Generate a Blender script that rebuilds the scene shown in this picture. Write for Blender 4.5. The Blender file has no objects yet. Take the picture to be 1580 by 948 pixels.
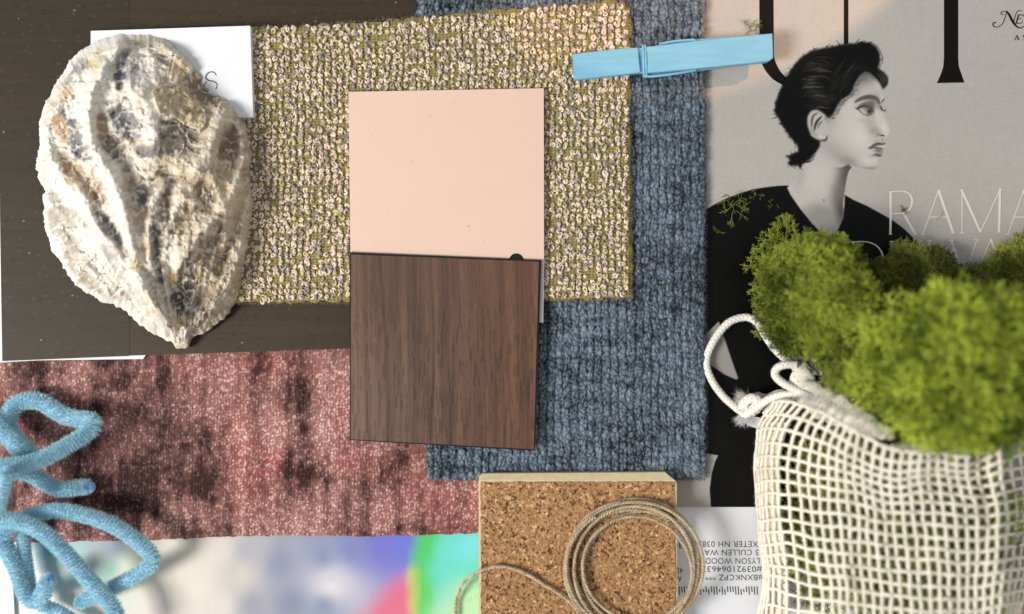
import bpy, math
import numpy as np
# ---------------------------------------------------------------- scene, camera, light
sc = bpy.context.scene
C = sc.collection
PX = 0.00025            # metres on the table for one pixel of the photograph
H = 0.375               # lens height over the table
FOCUS_Z = 0.0065
cam_d = bpy.data.cameras.new('camera'); cam = bpy.data.objects.new('camera', cam_d); C.objects.link(cam)
cam.location = (0, 0, H); cam.rotation_euler = (0, 0, 0)
cam_d.sensor_width = 36.0; cam_d.lens = 36.0 * H / (1580 * PX)
cam_d.clip_start = 0.01; cam_d.clip_end = 20
cam_d.dof.use_dof = True; cam_d.dof.focus_distance = H - FOCUS_Z; cam_d.dof.aperture_fstop = 2.7
sc.camera = cam
world = bpy.data.worlds.new('World'); sc.world = world; world.use_nodes = True
wbg = world.node_tree.nodes['Background']
wbg.inputs['Color'].default_value = (0.93, 0.96, 1.0, 1); wbg.inputs['Strength'].default_value = 0.46
def light(name, kind, loc, target, energy, color, **kw):
    d = bpy.data.lights.new(name, kind); d.energy = energy; d.color = color
    for k, v in kw.items(): setattr(d, k, v)
    o = bpy.data.objects.new(name, d); C.objects.link(o); o.location = loc
    from mathutils import Vector
    o.rotation_euler = (Vector(target) - Vector(loc)).to_track_quat('-Z', 'Y').to_euler()
    return o
# the window on the left, a little towards the viewer
light('window_light', 'AREA', (-0.92, -0.30, 0.86), (0.02, 0, 0), 18.5, (1.0, 0.965, 0.915), shape='RECTANGLE', size=0.36, size_y=0.40)
# a patch of low sun from the upper right
light('sun_patch', 'SPOT', (0.62, 0.46, 0.52), (0.0905, 0.160, 0.004), 21.0, (1.0, 0.58, 0.32), spot_size=math.radians(9.9), spot_blend=0.12, shadow_soft_size=0.004)
sc.view_settings.view_transform = 'Standard'; sc.view_settings.look = 'None'
sc.view_settings.exposure = 0; sc.view_settings.gamma = 1
sc.cycles.use_denoising = True
sc.cycles.max_bounces = 8

# ---------------------------------------------------------------- helpers
rng = np.random.default_rng(7)
def W(x, y, z=0.0):
    """the point at height z seen at pixel (x, y) of the photograph"""
    x = np.asarray(x, float); y = np.asarray(y, float); z = np.asarray(z, float) + 0 * x
    f = (H - z) / H * PX
    return np.stack([(x - 790) * f, (474 - y) * f, z], -1)
def s2l(c):
    c = np.asarray(c, float) / 255.0
    return np.where(c <= 0.04045, c / 12.92, ((c + 0.055) / 1.055) ** 2.4)
def sm(e0, e1, x):
    t = np.clip((x - e0) / (e1 - e0), 0, 1); return t * t * (3 - 2 * t)
_T = [np.random.default_rng(100 + i).random((256, 256)) for i in range(8)]
def vn(x, y, s=0):
    x = np.asarray(x, float) + 37.7 * s; y = np.asarray(y, float) + 11.3 * s
    T = _T[s % 8]; ix = np.floor(x).astype(int); iy = np.floor(y).astype(int)
    fx = x - ix; fy = y - iy; fx = fx * fx * (3 - 2 * fx); fy = fy * fy * (3 - 2 * fy)
    a = T[iy & 255, ix & 255]; b = T[iy & 255, (ix + 1) & 255]
    c = T[(iy + 1) & 255, ix & 255]; d = T[(iy + 1) & 255, (ix + 1) & 255]
    return (a * (1 - fx) + b * fx) * (1 - fy) + (c * (1 - fx) + d * fx) * fy
def fbm(x, y, s=0, o=4, g=0.5):
    r = 0; a = 1; n = 0
    for i in range(o):
        r = r + a * vn(x * 2 ** i, y * 2 ** i, s + i); n += a; a *= g
    return r / n
def worley(x, y, s=0, jit=0.9):
    x = np.asarray(x, float); y = np.asarray(y, float)
    ix = np.floor(x).astype(int); iy = np.floor(y).astype(int)
    A = _T[s % 8]; B = _T[(s + 3) % 8]; I = _T[(s + 5) % 8]
    f1 = np.full(x.shape, 9.0); f2 = np.full(x.shape, 9.0); idv = np.zeros(x.shape)
    for dx in (-1, 0, 1):
        for dy in (-1, 0, 1):
            cx = ix + dx; cy = iy + dy
            px = cx + 0.5 + jit * (A[cy & 255, cx & 255] - 0.5); py = cy + 0.5 + jit * (B[cy & 255, cx & 255] - 0.5)
            d = np.hypot(x - px, y - py); v = I[cy & 255, cx & 255]
            nf = d < f1
            f2 = np.where(nf, f1, np.minimum(f2, d)); idv = np.where(nf, v, idv); f1 = np.where(nf, d, f1)
    return f1, f2, idv
def rbf(x, y, pts, p=3.0, soft=12.0):
    """smooth blend of colours given at points (px, py, r, g, b)"""
    num = 0; den = 0
    for (px, py, *c) in pts:
        w = 1.0 / (np.hypot(x - px, y - py) + soft) ** p
        num = num + w[..., None] * s2l(c); den = den + w
    return num / den[..., None]
def mixc(a, b, t): return a + (b - a) * np.asarray(t)[..., None]

class G:
    """collects pieces of one mesh"""
    def __init__(s): s.v = []; s.f = {}; s.c = []; s.n = 0; s.sm = []
    def add(s, v, f, c=(0.8, 0.8, 0.8)):
        v = np.asarray(v, float).reshape(-1, 3)
        if not isinstance(f, list): f = [f]
        for q in f:
            q = np.asarray(q, np.int64)
            if len(q): s.f.setdefault(q.shape[1], []).append(q + s.n)
        c = np.asarray(c, float)
        s.c.append(np.broadcast_to(c, (len(v), 3)) if c.ndim == 1 else c.reshape(-1, 3)); s.v.append(v); s.n += len(v)
        return s
    def build(s, name, m, parent=None, smooth=True, origin=None):
        v = np.concatenate(s.v); c = np.concatenate(s.c)
        if parent is not None: org = np.array(parent['_o'])
        elif origin is not None: org = np.asarray(origin, float)
        else: org = np.array([(v[:, 0].min() + v[:, 0].max()) / 2, (v[:, 1].min() + v[:, 1].max()) / 2, v[:, 2].min()])
        me = bpy.data.meshes.new(name); fs = [(k, np.concatenate(q)) for k, q in s.f.items()]
        nl = sum(q.size for k, q in fs); nf = sum(len(q) for k, q in fs)
        me.vertices.add(len(v)); me.vertices.foreach_set('co', (v - org).astype(np.float32).ravel())
        me.loops.add(nl); me.polygons.add(nf)
        me.loops.foreach_set('vertex_index', np.concatenate([q.ravel() for k, q in fs]).astype(np.int32))
        tot = np.concatenate([np.full(len(q), k) for k, q in fs]); st = np.concatenate([[0], np.cumsum(tot)[:-1]])
        me.polygons.foreach_set('loop_start', st.astype(np.int32))
        try: me.polygons.foreach_set('loop_total', tot.astype(np.int32))
        except Exception: pass
        me.polygons.foreach_set('use_smooth', np.full(nf, smooth))
        me.update(calc_edges=True); me.validate()
        at = me.color_attributes.new('Col', 'FLOAT_COLOR', 'POINT')
        at.data.foreach_set('color', np.concatenate([c, np.ones((len(c), 1))], 1).astype(np.float32).ravel())
        me.materials.append(m)
        o = bpy.data.objects.new(name, me); C.objects.link(o)
        if parent is not None: o.parent = parent
        else: o.location = org; o['_o'] = [float(t) for t in org]
        return o
def tag(o, label, cat, group=None):
    o['label'] = label; o['category'] = cat
    if group: o['group'] = group
    return o
def empty(name, loc, label, cat, group=None):
    o = bpy.data.objects.new(name, None); C.objects.link(o); o.empty_display_size = 0.01
    o.location = [float(t) for t in loc]; o['_o'] = [float(t) for t in loc]
    return tag(o, label, cat, group)

def mat(name, color=None, rough=0.6, spec=0.4, metal=0.0, bump=None, var=None, coat=0.0, sheen=0.0, trans=0.0, stretch=None):
    """color None = the mesh's own surface colours. bump=(noise scale, distance m, detail); var=(scale, amount) mottles the colour"""
    m = bpy.data.materials.new(name); m.use_nodes = True; nt = m.node_tree; b = nt.nodes['Principled BSDF']
    b.inputs['Roughness'].default_value = rough; b.inputs['Specular IOR Level'].default_value = spec
    b.inputs['Metallic'].default_value = metal; b.inputs['Coat Weight'].default_value = coat
    b.inputs['Coat Roughness'].default_value = 0.15
    b.inputs['Sheen Weight'].default_value = sheen
    b.inputs['Transmission Weight'].default_value = trans
    tc = nt.nodes.new('ShaderNodeTexCoord')
    vec = tc.outputs['Object']
    if stretch:
        mp = nt.nodes.new('ShaderNodeMapping'); mp.inputs['Scale'].default_value = stretch; nt.links.new(vec, mp.inputs['Vector']); vec = mp.outputs[0]
    if color is None:
        a = nt.nodes.new('ShaderNodeAttribute'); a.attribute_name = 'Col'; src = a.outputs['Color']
    else:
        a = nt.nodes.new('ShaderNodeRGB'); a.outputs[0].default_value = (*[float(t) for t in s2l(color)], 1); src = a.outputs[0]
    if var:
        n = nt.nodes.new('ShaderNodeTexNoise'); n.inputs['Scale'].default_value = var[0]; n.inputs['Detail'].default_value = 5
        nt.links.new(vec, n.inputs['Vector'])
        r = nt.nodes.new('ShaderNodeMapRange'); r.inputs['From Min'].default_value = 0.25; r.inputs['From Max'].default_value = 0.75
        r.inputs['To Min'].default_value = 1 - var[1]; r.inputs['To Max'].default_value = 1 + var[1]
        nt.links.new(n.outputs['Fac'], r.inputs['Value'])
        mx = nt.nodes.new('ShaderNodeVectorMath'); mx.operation = 'SCALE'
        nt.links.new(src, mx.inputs[0]); nt.links.new(r.outputs[0], mx.inputs['Scale']); src = mx.outputs[0]
    nt.links.new(src, b.inputs['Base Color'])
    if bump:
        n = nt.nodes.new('ShaderNodeTexNoise'); n.inputs['Scale'].default_value = bump[0]; n.inputs['Detail'].default_value = bump[2] if len(bump) > 2 else 4
        nt.links.new(vec, n.inputs['Vector'])
        bp = nt.nodes.new('ShaderNodeBump'); bp.inputs['Distance'].default_value = bump[1]; bp.inputs['Strength'].default_value = 1.0
        nt.links.new(n.outputs['Fac'], bp.inputs['Height']); nt.links.new(bp.outputs[0], b.inputs['Normal'])
    return m

def gridfaces(nu, nv, wrap_u=False, wrap_v=False, flip=False):
    """verts indexed v*nu+u"""
    u = np.arange(nu if wrap_u else nu - 1); v = np.arange(nv if wrap_v else nv - 1)
    U, V = np.meshgrid(u, v); U1 = (U + 1) % nu; V1 = (V + 1) % nv
    q = np.stack([V * nu + U, V * nu + U1, V1 * nu + U1, V1 * nu + U], -1).reshape(-1, 4)
    return q[:, ::-1] if flip else q
def pl(pts, t):
    """point on a polyline at t in 0..1 by x-share (arc length)"""
    p = np.asarray(pts, float); d = np.concatenate([[0], np.cumsum(np.hypot(*(np.diff(p[:, :2], axis=0)).T))]); d /= d[-1]
    return np.stack([np.interp(t, d, p[:, k]) for k in range(p.shape[1])], -1)
def sheet(g, top, bot, step, zf, cf, z0, skirtcol=None, rag=0.0, seed=1):
    """heightfield sheet between a top and a bottom edge polyline (left to right, pixels), with a skirt down to z0"""
    top = np.asarray(top, float); bot = np.asarray(bot, float)
    w = max(abs(top[-1, 0] - top[0, 0]), abs(bot[-1, 0] - bot[0, 0])); h = max(abs(bot[:, 1].max() - top[:, 1].min()), 1)
    nu = int(w / step) + 2; nv = int(h / step) + 2
    u = np.linspace(0, 1, nu); v = np.linspace(0, 1, nv)
    T = pl(top, u); B = pl(bot, u)
    P = T[None] * (1 - v[:, None, None]) + B[None] * v[:, None, None]
    X, Y = P[..., 0], P[..., 1]; U, V = np.meshgrid(u, v)
    if rag:
        eL = (fbm(Y / 9, Y * 0 + seed, seed) - 0.5) * rag; fall = np.exp(-np.minimum(U, 1 - U) * w / 6)
        X = X + eL * fall * 2
        eT = (fbm(X / 9, X * 0 + seed + 5, seed) - 0.5) * rag; fall = np.exp(-np.minimum(V, 1 - V) * h / 6)
        Y = Y + eT * fall * 2
    Z = zf(X, Y, U, V); col = cf(X, Y, U, V)
    v3 = W(X, Y, Z).reshape(-1, 3); c3 = np.broadcast_to(col, (*X.shape, 3)).reshape(-1, 3)
    g.add(v3, gridfaces(nu, nv, flip=True), c3)
    idx = np.arange(nu * nv).reshape(nv, nu)
    ring = np.concatenate([idx[0, :-1], idx[:-1, -1], idx[-1, :0:-1], idx[:0:-1, 0]])
    a = v3[ring]; b = a.copy(); b[:, 2] = z0; n = len(ring)
    cc = c3[ring] if skirtcol is None else np.broadcast_to(skirtcol, (n, 3))
    g.add(np.concatenate([a, b]), np.stack([np.arange(n), (np.arange(n) + 1) % n, n + (np.arange(n) + 1) % n, n + np.arange(n)], -1), np.concatenate([cc, cc]))
    return X, Y, Z
def spline(pts, step):
    """Catmull-Rom through the points, resampled at equal steps (units of the first columns)"""
    p = np.asarray(pts, float); p = np.concatenate([[2 * p[0] - p[1]], p, [2 * p[-1] - p[-2]]]); out = []
    for i in range(1, len(p) - 2):
        t = np.linspace(0, 1, 24, endpoint=False)[:, None]; a, b, c, d = p[i - 1:i + 3]
        out.append(0.5 * (2 * b + (c - a) * t + (2 * a - 5 * b + 4 * c - d) * t ** 2 + (3 * b - a - 3 * c + d) * t ** 3))
    out = np.concatenate(out + [p[-2:-1]])
    L = np.concatenate([[0], np.cumsum(np.linalg.norm(np.diff(out[:, :2], axis=0), axis=1))])
    n = max(3, int(L[-1] / step) + 1); t = np.linspace(0, L[-1], n)
    return np.stack([np.interp(t, L, out[:, k]) for k in range(out.shape[1])], -1)
def frames(P):
    T = np.gradient(P, axis=0); T /= np.linalg.norm(T, axis=1)[:, None] + 1e-12
    up = np.array([0, 0, 1.0]); N = np.cross(T, up); ln = np.linalg.norm(N, axis=1)[:, None]
    N = np.where(ln > 1e-4, N / (ln + 1e-12), np.array([1.0, 0, 0])); B = np.cross(N, T)
    return T, N, B
def tube(g, P, r, sides=8, col=(0.8, 0.8, 0.8), flat=1.0, caps=True, disp=None):
    P = np.asarray(P, float); n = len(P); r = np.broadcast_to(r, (n,)).astype(float)
    T, N, B = frames(P); a = np.arange(sides) * 2 * np.pi / sides; A, S = np.meshgrid(a, np.arange(n))
    R = r[:, None] * (1 if disp is None else disp(S, A))
    v = P[:, None] + N[:, None] * (R * np.cos(A))[..., None] + B[:, None] * (R * np.sin(A) * flat)[..., None]
    col = np.asarray(col, float)
    if col.ndim == 2 and len(col) == n: col = np.repeat(col, sides, 0)
    elif col.ndim == 3: col = col.reshape(-1, 3)
    g.add(v.reshape(-1, 3), gridfaces(sides, n, wrap_u=True), col)
    if caps:
        for k, s in ((0, 1), (n - 1, -1)):
            cc = col if col.ndim == 1 else np.concatenate([col[k * sides:(k + 1) * sides], col[k * sides:k * sides + 1]])
            vv = np.concatenate([v[k], P[k:k + 1]]); i = np.arange(sides)
            f = np.stack([i, np.full(sides, sides), (i + 1) % sides], -1)
            g.add(vv, f if s > 0 else f[:, ::-1], cc)
def pxpath(pts, step=2.0):
    """pixel path (x, y, z in mm) to world points and the local size of a pixel"""
    q = spline(pts, step); z = q[:, 2] / 1000; return W(q[:, 0], q[:, 1], z), (H - z) / H * PX, q
def prism(g, pts, z1, z0, col, inset=0.0):
    """flat polygon (pixels, seen at height z1; z1 may be a list) with sides straight down to z0"""
    p = np.asarray(pts, float); n = len(p); t = W(p[:, 0], p[:, 1], z1); b = t.copy(); b[:, 2] = z0
    ar = np.sum(t[:, 0] * np.roll(t[:, 1], -1) - np.roll(t[:, 0], -1) * t[:, 1]); i = np.arange(n)
    if ar < 0: t = t[::-1]; b = b[::-1]
    side = np.stack([i, n + i, n + (i + 1) % n, (i + 1) % n], -1)
    g.add(t, i[None], col); g.add(b, i[None, ::-1], col); g.add(np.concatenate([t, b]), side, col)
def ribbon(g, pts, w, z, col):
    """flat printed stroke along pixel points with widths"""
    p = np.asarray(pts, float); w = np.broadcast_to(w, (len(p),)); d = np.gradient(p, axis=0); d /= np.linalg.norm(d, axis=1)[:, None]
    nn = np.stack([-d[:, 1], d[:, 0]], -1) * w[:, None] / 2; a = p + nn; b = p - nn; k = len(p); i = np.arange(k - 1)
    v = np.concatenate([W(a[:, 0], a[:, 1], z), W(b[:, 0], b[:, 1], z)])
    g.add(v, np.stack([i, i + 1, k + i + 1, k + i], -1), col)
def hairs(g, base, dirs, length, width, col, bend=0.3):
    """thin three-point blades: base points, directions"""
    n = len(base); side = np.cross(dirs, rng.normal(size=(n, 3))); side /= np.linalg.norm(side, axis=1)[:, None] + 1e-12
    length = np.broadcast_to(length, (n,))[:, None]; w = np.broadcast_to(width, (n,))[:, None]
    mid = base + dirs * length * 0.6; tip = base + dirs * length + rng.normal(size=(n, 3)) * length * bend * 0.35
    v = np.stack([base - side * w, base + side * w, mid + side * w * 0.8, mid - side * w * 0.8, tip], 1)
    k = np.arange(n)[:, None] * 5; col = np.asarray(col, float)
    c = np.repeat(col, 5, 0) if col.ndim == 2 else col
    g.add(v.reshape(-1, 3), [np.concatenate([k, k + 1, k + 2, k + 3], 1), np.concatenate([k + 3, k + 2, k + 4], 1)], c)
def flatbox(name, pts, z1, z0, m, parent=None, col=(0.8, 0.8, 0.8)):
    g = G(); prism(g, pts, z1, z0, col); return g.build(name, m, parent, smooth=False)
# ---------------------------------------------------------------- the table
M_table = mat('white_table_paint', (226, 227, 228), 0.45, 0.4, bump=(900, 0.00002))
g = G(); g.add([(-1.2, -1.0, -0.0002), (1.2, -1.0, -0.0002), (1.2, 1.0, -0.0002), (-1.2, 1.0, -0.0002)], np.array([[0, 1, 2, 3]]))
tb = g.build('table_top', M_table, smooth=False, origin=(0, 0, -0.0002)); tb['kind'] = 'structure'

# ---------------------------------------------------------------- raster painter for the printed cover
CX0, CY0, CX1, CY1, CS = 1015, -20, 1640, 783, 1.15
RW = int((CX1 - CX0) / CS) + 1; RH = int((CY1 - CY0) / CS) + 1
RX, RY = np.meshgrid(CX0 + np.arange(RW) * CS, CY0 + np.arange(RH) * CS)
def cover_mask(poly, ss=3):
    p = np.asarray(poly, float); acc = np.zeros((RH, RW))
    x0 = max(0, int((p[:, 0].min() - CX0) / CS) - 2); x1 = min(RW, int((p[:, 0].max() - CX0) / CS) + 3)
    y0 = max(0, int((p[:, 1].min() - CY0) / CS) - 2); y1 = min(RH, int((p[:, 1].max() - CY0) / CS) + 3)
    X = RX[y0:y1, x0:x1]; Y = RY[y0:y1, x0:x1]
    for sx in range(ss):
        for sy in range(ss):
            xx = X + ((sx + .5) / ss - .5) * CS; yy = Y + ((sy + .5) / ss - .5) * CS; ins = np.zeros(X.shape, bool)
            for i in range(len(p)):
                xa, ya = p[i]; xb, yb = p[i - 1]
                if ya == yb: continue
                c = ((ya > yy) != (yb > yy)) & (xx < (xb - xa) * (yy - ya) / (yb - ya) + xa); ins ^= c
            acc[y0:y1, x0:x1] += ins
    return acc / ss / ss
def blur(a, r):
    """r in pixels of the photograph"""
    k = max(1, int(round(r / CS)))
    for _ in range(2):
        for ax in (0, 1):
            pad = [(k, k) if i == ax else (0, 0) for i in range(2)]
            c = np.cumsum(np.pad(a, pad, mode='edge'), axis=ax); c = np.concatenate([np.zeros_like(np.take(c, [0], ax)), c], ax)
            n = a.shape[ax]; a = (np.take(c, np.arange(2 * k + 1, 2 * k + 1 + n), ax) - np.take(c, np.arange(n), ax)) / (2 * k + 1)
    return a
def smooth_poly(p, step=1.5):
    p = list(p); q = spline(p + [p[0]], step); return q[:-1]
tone = 176 + 6 * (fbm(RX / 90, RY / 90, 1) - 0.5) + (RX - 1100) * 0.006
tone = tone + 7 * (vn(RX / 2.2, RY / 2.2, 2) - .5) + 2.4 * (vn(RX / 30, RY / 4, 3) - .5) + 2 * (vn(RX / 4, RY / 30, 4) - .5)
def paint(mask, val, a=1.0):
    global tone
    tone = tone * (1 - mask * a) + val * mask * a
def gb(x, y, rx, ry, val, a, ang=0, clip=None):
    """soft printed tone"""
    c, s = math.cos(ang), math.sin(ang); dx, dy = RX - x, RY - y
    m = np.exp(-(((dx * c + dy * s) / rx) ** 2 + ((-dx * s + dy * c) / ry) ** 2))
    if clip is not None: m = m * clip
    paint(m, val, a)
def brush(pts, w, val, a, soft=0.8, clip=None):
    """tapered printed brush line"""
    q = spline(pts, 0.8); m = np.zeros((RH, RW)); n = len(q)
    x0 = max(0, int((q[:, 0].min() - 12 - CX0) / CS)); x1 = min(RW, int((q[:, 0].max() + 12 - CX0) / CS))
    y0 = max(0, int((q[:, 1].min() - 12 - CY0) / CS)); y1 = min(RH, int((q[:, 1].max() + 12 - CY0) / CS))
    for i, (x, y) in enumerate(q[:, :2]):
        t = i / (n - 1); ww = w * (0.35 + 0.65 * math.sin(math.pi * min(max(t, 0.02), 0.98)))
        d = np.hypot(RX[y0:y1, x0:x1] - x, RY[y0:y1, x0:x1] - y)
        m[y0:y1, x0:x1] = np.maximum(m[y0:y1, x0:x1], 1 - sm(ww / 2 - soft / 2, ww / 2 + soft, d))
    if clip is not None: m = m * clip
    paint(m, val, a)
h = lambda *p: [(1180 + a / 4.309, 50 + b / 4.309) for a, b in p]      # close-up of the head
k = lambda *p: [(1080 + a / 4.647, 230 + b / 4.647) for a, b in p]     # close-up of the shoulders
# skin
neck = k((700, 60), (760, 100), (715, 160), (698, 205), (672, 240), (640, 262), (625, 275), (650, 330), (720, 430), (800, 530), (870, 605), (905, 660), (950, 660), (975, 610), (1000, 560), (1030, 490), (1026, 400), (1035, 330), (1045, 260), (1058, 190), (1072, 150), (1088, 130), (1040, 90), (900, -20))
face = h((560, 420), (600, 330), (640, 280), (700, 262), (775, 300), (776, 380), (779, 415), (784, 445), (776, 470), (772, 492), (778, 515), (790, 550), (806, 585), (822, 618), (831, 645), (829, 668), (818, 684), (800, 692), (788, 700), (786, 714), (792, 728), (799, 742), (797, 756), (786, 768), (788, 782), (788, 800), (778, 816), (767, 828), (768, 850), (762, 880), (748, 902), (725, 915), (690, 914), (640, 904), (596, 894), (560, 880), (500, 900), (360, 880), (340, 780), (400, 560))
mn = cover_mask(smooth_poly(neck)); mf = cover_mask(smooth_poly(face, 1.0)); skin = np.maximum(mn, mf)
paint(blur(skin, 0.8), 190)
# neck shading
for (x, y, rx, ry, v, a, an) in [(1040, 200, 55, 150, 84, .9, .12), (1015, 420, 45, 120, 70, .9, -.05), (990, 330, 60, 130, 112, .7, .1), (1060, 130, 50, 60, 80, .8, 0), (850, 200, 90, 150, 196, .7, .2), (820, 380, 80, 100, 190, .6, .4), (900, 520, 60, 90, 168, .6, 0), (880, 60, 70, 40, 150, .55, .3), (930, 100, 110, 18, 128, .5, .55), (720, 210, 35, 90, 160, .5, .3), (905, 450, 90, 26, 150, .35, .6), (950, 590, 40, 60, 172, .6, 0)]:
    X, Y = k((x, y))[0]; gb(X, Y, rx / 4.647, ry / 4.647, v, a, an, mn)
X, Y = k((888, 368))[0]; gb(X, Y, 1.2, 1.2, 60, .9, 0, mn)
# face over neck
paint(blur(mf, 0.6) * mf, 190)
for (x, y, rx, ry, v, a, an) in [(600, 520, 110, 130, 200, .8, 0), (520, 640, 110, 110, 196, .8, 0), (640, 700, 80, 90, 206, .8, 0), (700, 390, 60, 60, 178, .7, 0), (650, 305, 62, 42, 104, .85, .2), (720, 292, 50, 26, 96, .8, .3), (690, 470, 40, 26, 132, .5, .1), (600, 380, 40, 60, 128, .7, .5), (790, 640, 26, 60, 212, .8, -.35), (755, 560, 18, 70, 196, .7, -.2), (742, 470, 24, 50, 120, .75, 0), (700, 600, 34, 80, 164, .6, -.2), (735, 660, 40, 30, 140, .6, .3), (430, 620, 55, 130, 170, .5, .2), (450, 780, 130, 60, 150, .5, .5), (560, 865, 80, 40, 132, .7, .4), (700, 905, 80, 14, 128, .75, 0), (690, 850, 60, 45, 204, .7, 0), (742, 815, 40, 12, 118, .75, -.25), (745, 725, 30, 20, 160, .5, 0), (400, 540, 60, 60, 120, .7, 0), (470, 480, 60, 30, 110, .7, -.6), (665, 590, 50, 12, 170, .5, .1), (760, 870, 10, 40, 150, .5, .1)]:
    X, Y = h((x, y))[0]; gb(X, Y, rx / 4.309, ry / 4.309, v, a, an, mf)
# dress
dress = k((640, 262), (600, 263), (560, 265), (470, 275), (380, 290), (280, 320), (180, 360), (100, 400), (50, 430), (-60, 500), (-60, 2700), (1800, 2700), (1800, 1000), (1660, 800), (1590, 700), (1520, 630), (1460, 570), (1380, 510), (1300, 465), (1200, 410), (1100, 365), (1040, 330), (1030, 490), (1000, 560), (975, 610), (945, 670), (905, 670), (870, 605), (800, 530), (720, 430), (650, 330), (625, 278))
md = cover_mask(dress); paint(md, 17)
tri = [(1109, 496), (1116, 517), (1128, 553), (1139, 584), (1136, 586), (1118, 578), (1085, 556), (1085, 520)]
low = [(1085, 699), (1108, 703), (1103, 713), (1098, 732), (1095, 755), (1097, 785), (1085, 790), (1010, 790), (1010, 690)]
paint(cover_mask(tri), 150); paint(cover_mask(low), 160)
paint(md * cover_mask([(1085, 430), (1640, 430), (1640, 790), (1085, 790)]) * (vn(RX / 40, RY / 60, 5)) * (tone < 40), 26, .5)
# hair
hair = h((540, 78), (575, 74), (600, 78), (650, 65), (700, 68), (740, 95), (765, 140), (766, 190), (752, 240), (790, 265), (820, 300), (818, 345), (785, 382), (772, 350), (745, 310), (710, 278), (670, 264), (630, 290), (600, 340), (582, 390), (560, 420), (510, 450), (480, 490), (455, 545), (425, 572), (392, 540), (350, 515), (312, 522), (287, 560), (285, 620), (308, 690), (345, 712), (368, 718), (365, 760), (335, 805), (290, 850), (250, 878), (236, 905), (225, 880), (200, 880), (170, 882), (148, 868), (178, 853), (160, 838), (140, 822), (165, 818), (190, 808), (215, 802), (228, 775), (205, 735), (168, 700), (140, 655), (112, 610), (85, 560), (57, 517), (75, 500), (68, 470), (82, 440), (110, 370), (150, 290), (200, 210), (250, 160), (310, 125), (380, 108), (450, 98), (500, 84))
mh = cover_mask(hair); paint(blur(mh, 0.5), 19)
for (x, y, rx, ry, v, a, an) in [(340, 230, 70, 26, 62, .6, -.05), (320, 330, 50, 22, 76, .6, .1), (340, 400, 70, 26, 58, .55, .1), (540, 290, 20, 60, 58, .5, .5), (440, 450, 60, 26, 60, .5, -.3), (380, 480, 40, 18, 66, .5, .1), (790, 320, 14, 26, 70, .5, -.3), (640, 240, 60, 20, 46, .5, .1)]:
    X, Y = h((x, y))[0]; gb(X, Y, rx / 4.309, ry / 4.309, v, a, an, mh)
for i in range(80):      # combed-back sheen
    y = 180 + i * 4.3 + rng.normal() * 8; x = 240 + rng.random() * 110; L = 50 + rng.random() * 110; v = 24 + rng.random() ** 2 * 90
    brush(h((x, y), (x + L * .4, y - 8 + rng.normal() * 8), (x + L, y + 4 + rng.normal() * 12)), 0.9 + rng.random() * 1.1, v, .55, 1.0, mh)
for i in range(30):
    x = 430 + rng.random() * 150; y = 240 + rng.random() * 200
    brush(h((x, y), (x + 20, y - 30), (x + 50, y - 70)), 1.0, 42 + rng.random() * 30, .5, 1.0, mh)
for i in range(70):      # loose strands round the outline
    a = rng.random(); q0 = np.array(pl(hair[-14:] + hair[:10], np.array([rng.random()]))[0]) if a < .6 else np.array(pl(hair[-30:-13], np.array([rng.random()]))[0])
    d0 = rng.normal(size=2) * 4; brush([tuple(q0 - d0 * .6), tuple(q0 + d0 * .3 + rng.normal(size=2)), tuple(q0 + d0)], 1.0, 18, .8, .7)
for i in range(26):      # nape wisps
    x = 190 + rng.random() * 120; y = 800 + rng.random() * 70
    brush(h((x + 40, y - 20), (x, y), (x - 40, y + rng.normal() * 14)), 1.0, 16, .8, .8)
for p in [((700, 66), (745, 90), (772, 135), (785, 180), (775, 215), (760, 240)), ((310, 125), (330, 110), (370, 108)), ((735, 100), (750, 140), (755, 190))]:
    brush(h(*p), 0.9, 40, .7, .8)
for i in range(14):
    x = 770 + rng.random() * 40
    brush(h((x - 30, 270), (x, 300 + rng.random() * 20), (x - 10, 360)), 0.8, 70, .6, .8, mh)
# ear
ear = h((300, 535), (325, 520), (355, 525), (385, 555), (405, 610), (413, 690), (395, 712), (360, 710), (320, 680), (295, 630), (285, 580))
me_ = cover_mask(smooth_poly(ear)); paint(blur(me_, .6), 182)
brush(h((355, 535), (325, 550), (312, 600), (320, 660), (345, 690)), 4.0, 140, .7, 1.5, me_)
brush(h((345, 540), (318, 565), (312, 620)), 2.0, 60, .8, 1, me_)
brush(h((378, 560), (350, 590), (336, 620), (332, 650)), 3.6, 48, .85, 1.2, me_)
brush(h((385, 590), (362, 612), (352, 640)), 2.0, 80, .8, 1, me_)
brush(h((360, 690), (390, 700), (408, 700)), 3.0, 205, .6, 1, me_)
brush(h((415, 690), (405, 716), (370, 722)), 3.0, 50, .7, 1.5)
# features
brush(h((604, 462), (645, 440), (700, 430), (742, 442), (762, 470)), 5.6, 66, .8, 2.6)
for i in range(90):      # soft hairline and temple
    a = np.array(pl(h((690, 272), (655, 278), (632, 292), (602, 340), (584, 390), (560, 420), (510, 452), (482, 492), (458, 545), (430, 570)), np.array([rng.random()]))[0])
    L = 3 + rng.random() * 6; brush([tuple(a), tuple(a + [L * .5, L * .2 + rng.normal()]), tuple(a + [L, -L * .1 + rng.normal() * 2])], .9, 60 + rng.random() * 60, .45, .9, mf)
brush(h((778, 468), (785, 456), (795, 444)), 2.0, 70, .8, 1)
brush(h((612, 512), (640, 485), (680, 470), (720, 480)), 4.0, 110, .7, 1.6)
brush(h((615, 508), (640, 496), (668, 490), (700, 500), (722, 530)), 3.0, 34, .9, 1.2)
X, Y = h((664, 524))[0]; gb(X, Y, 4.2, 1.9, 188, .7, .2)
X, Y = h((697, 527))[0]; gb(X, Y, 4.2, 4.4, 26, .95)
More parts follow.
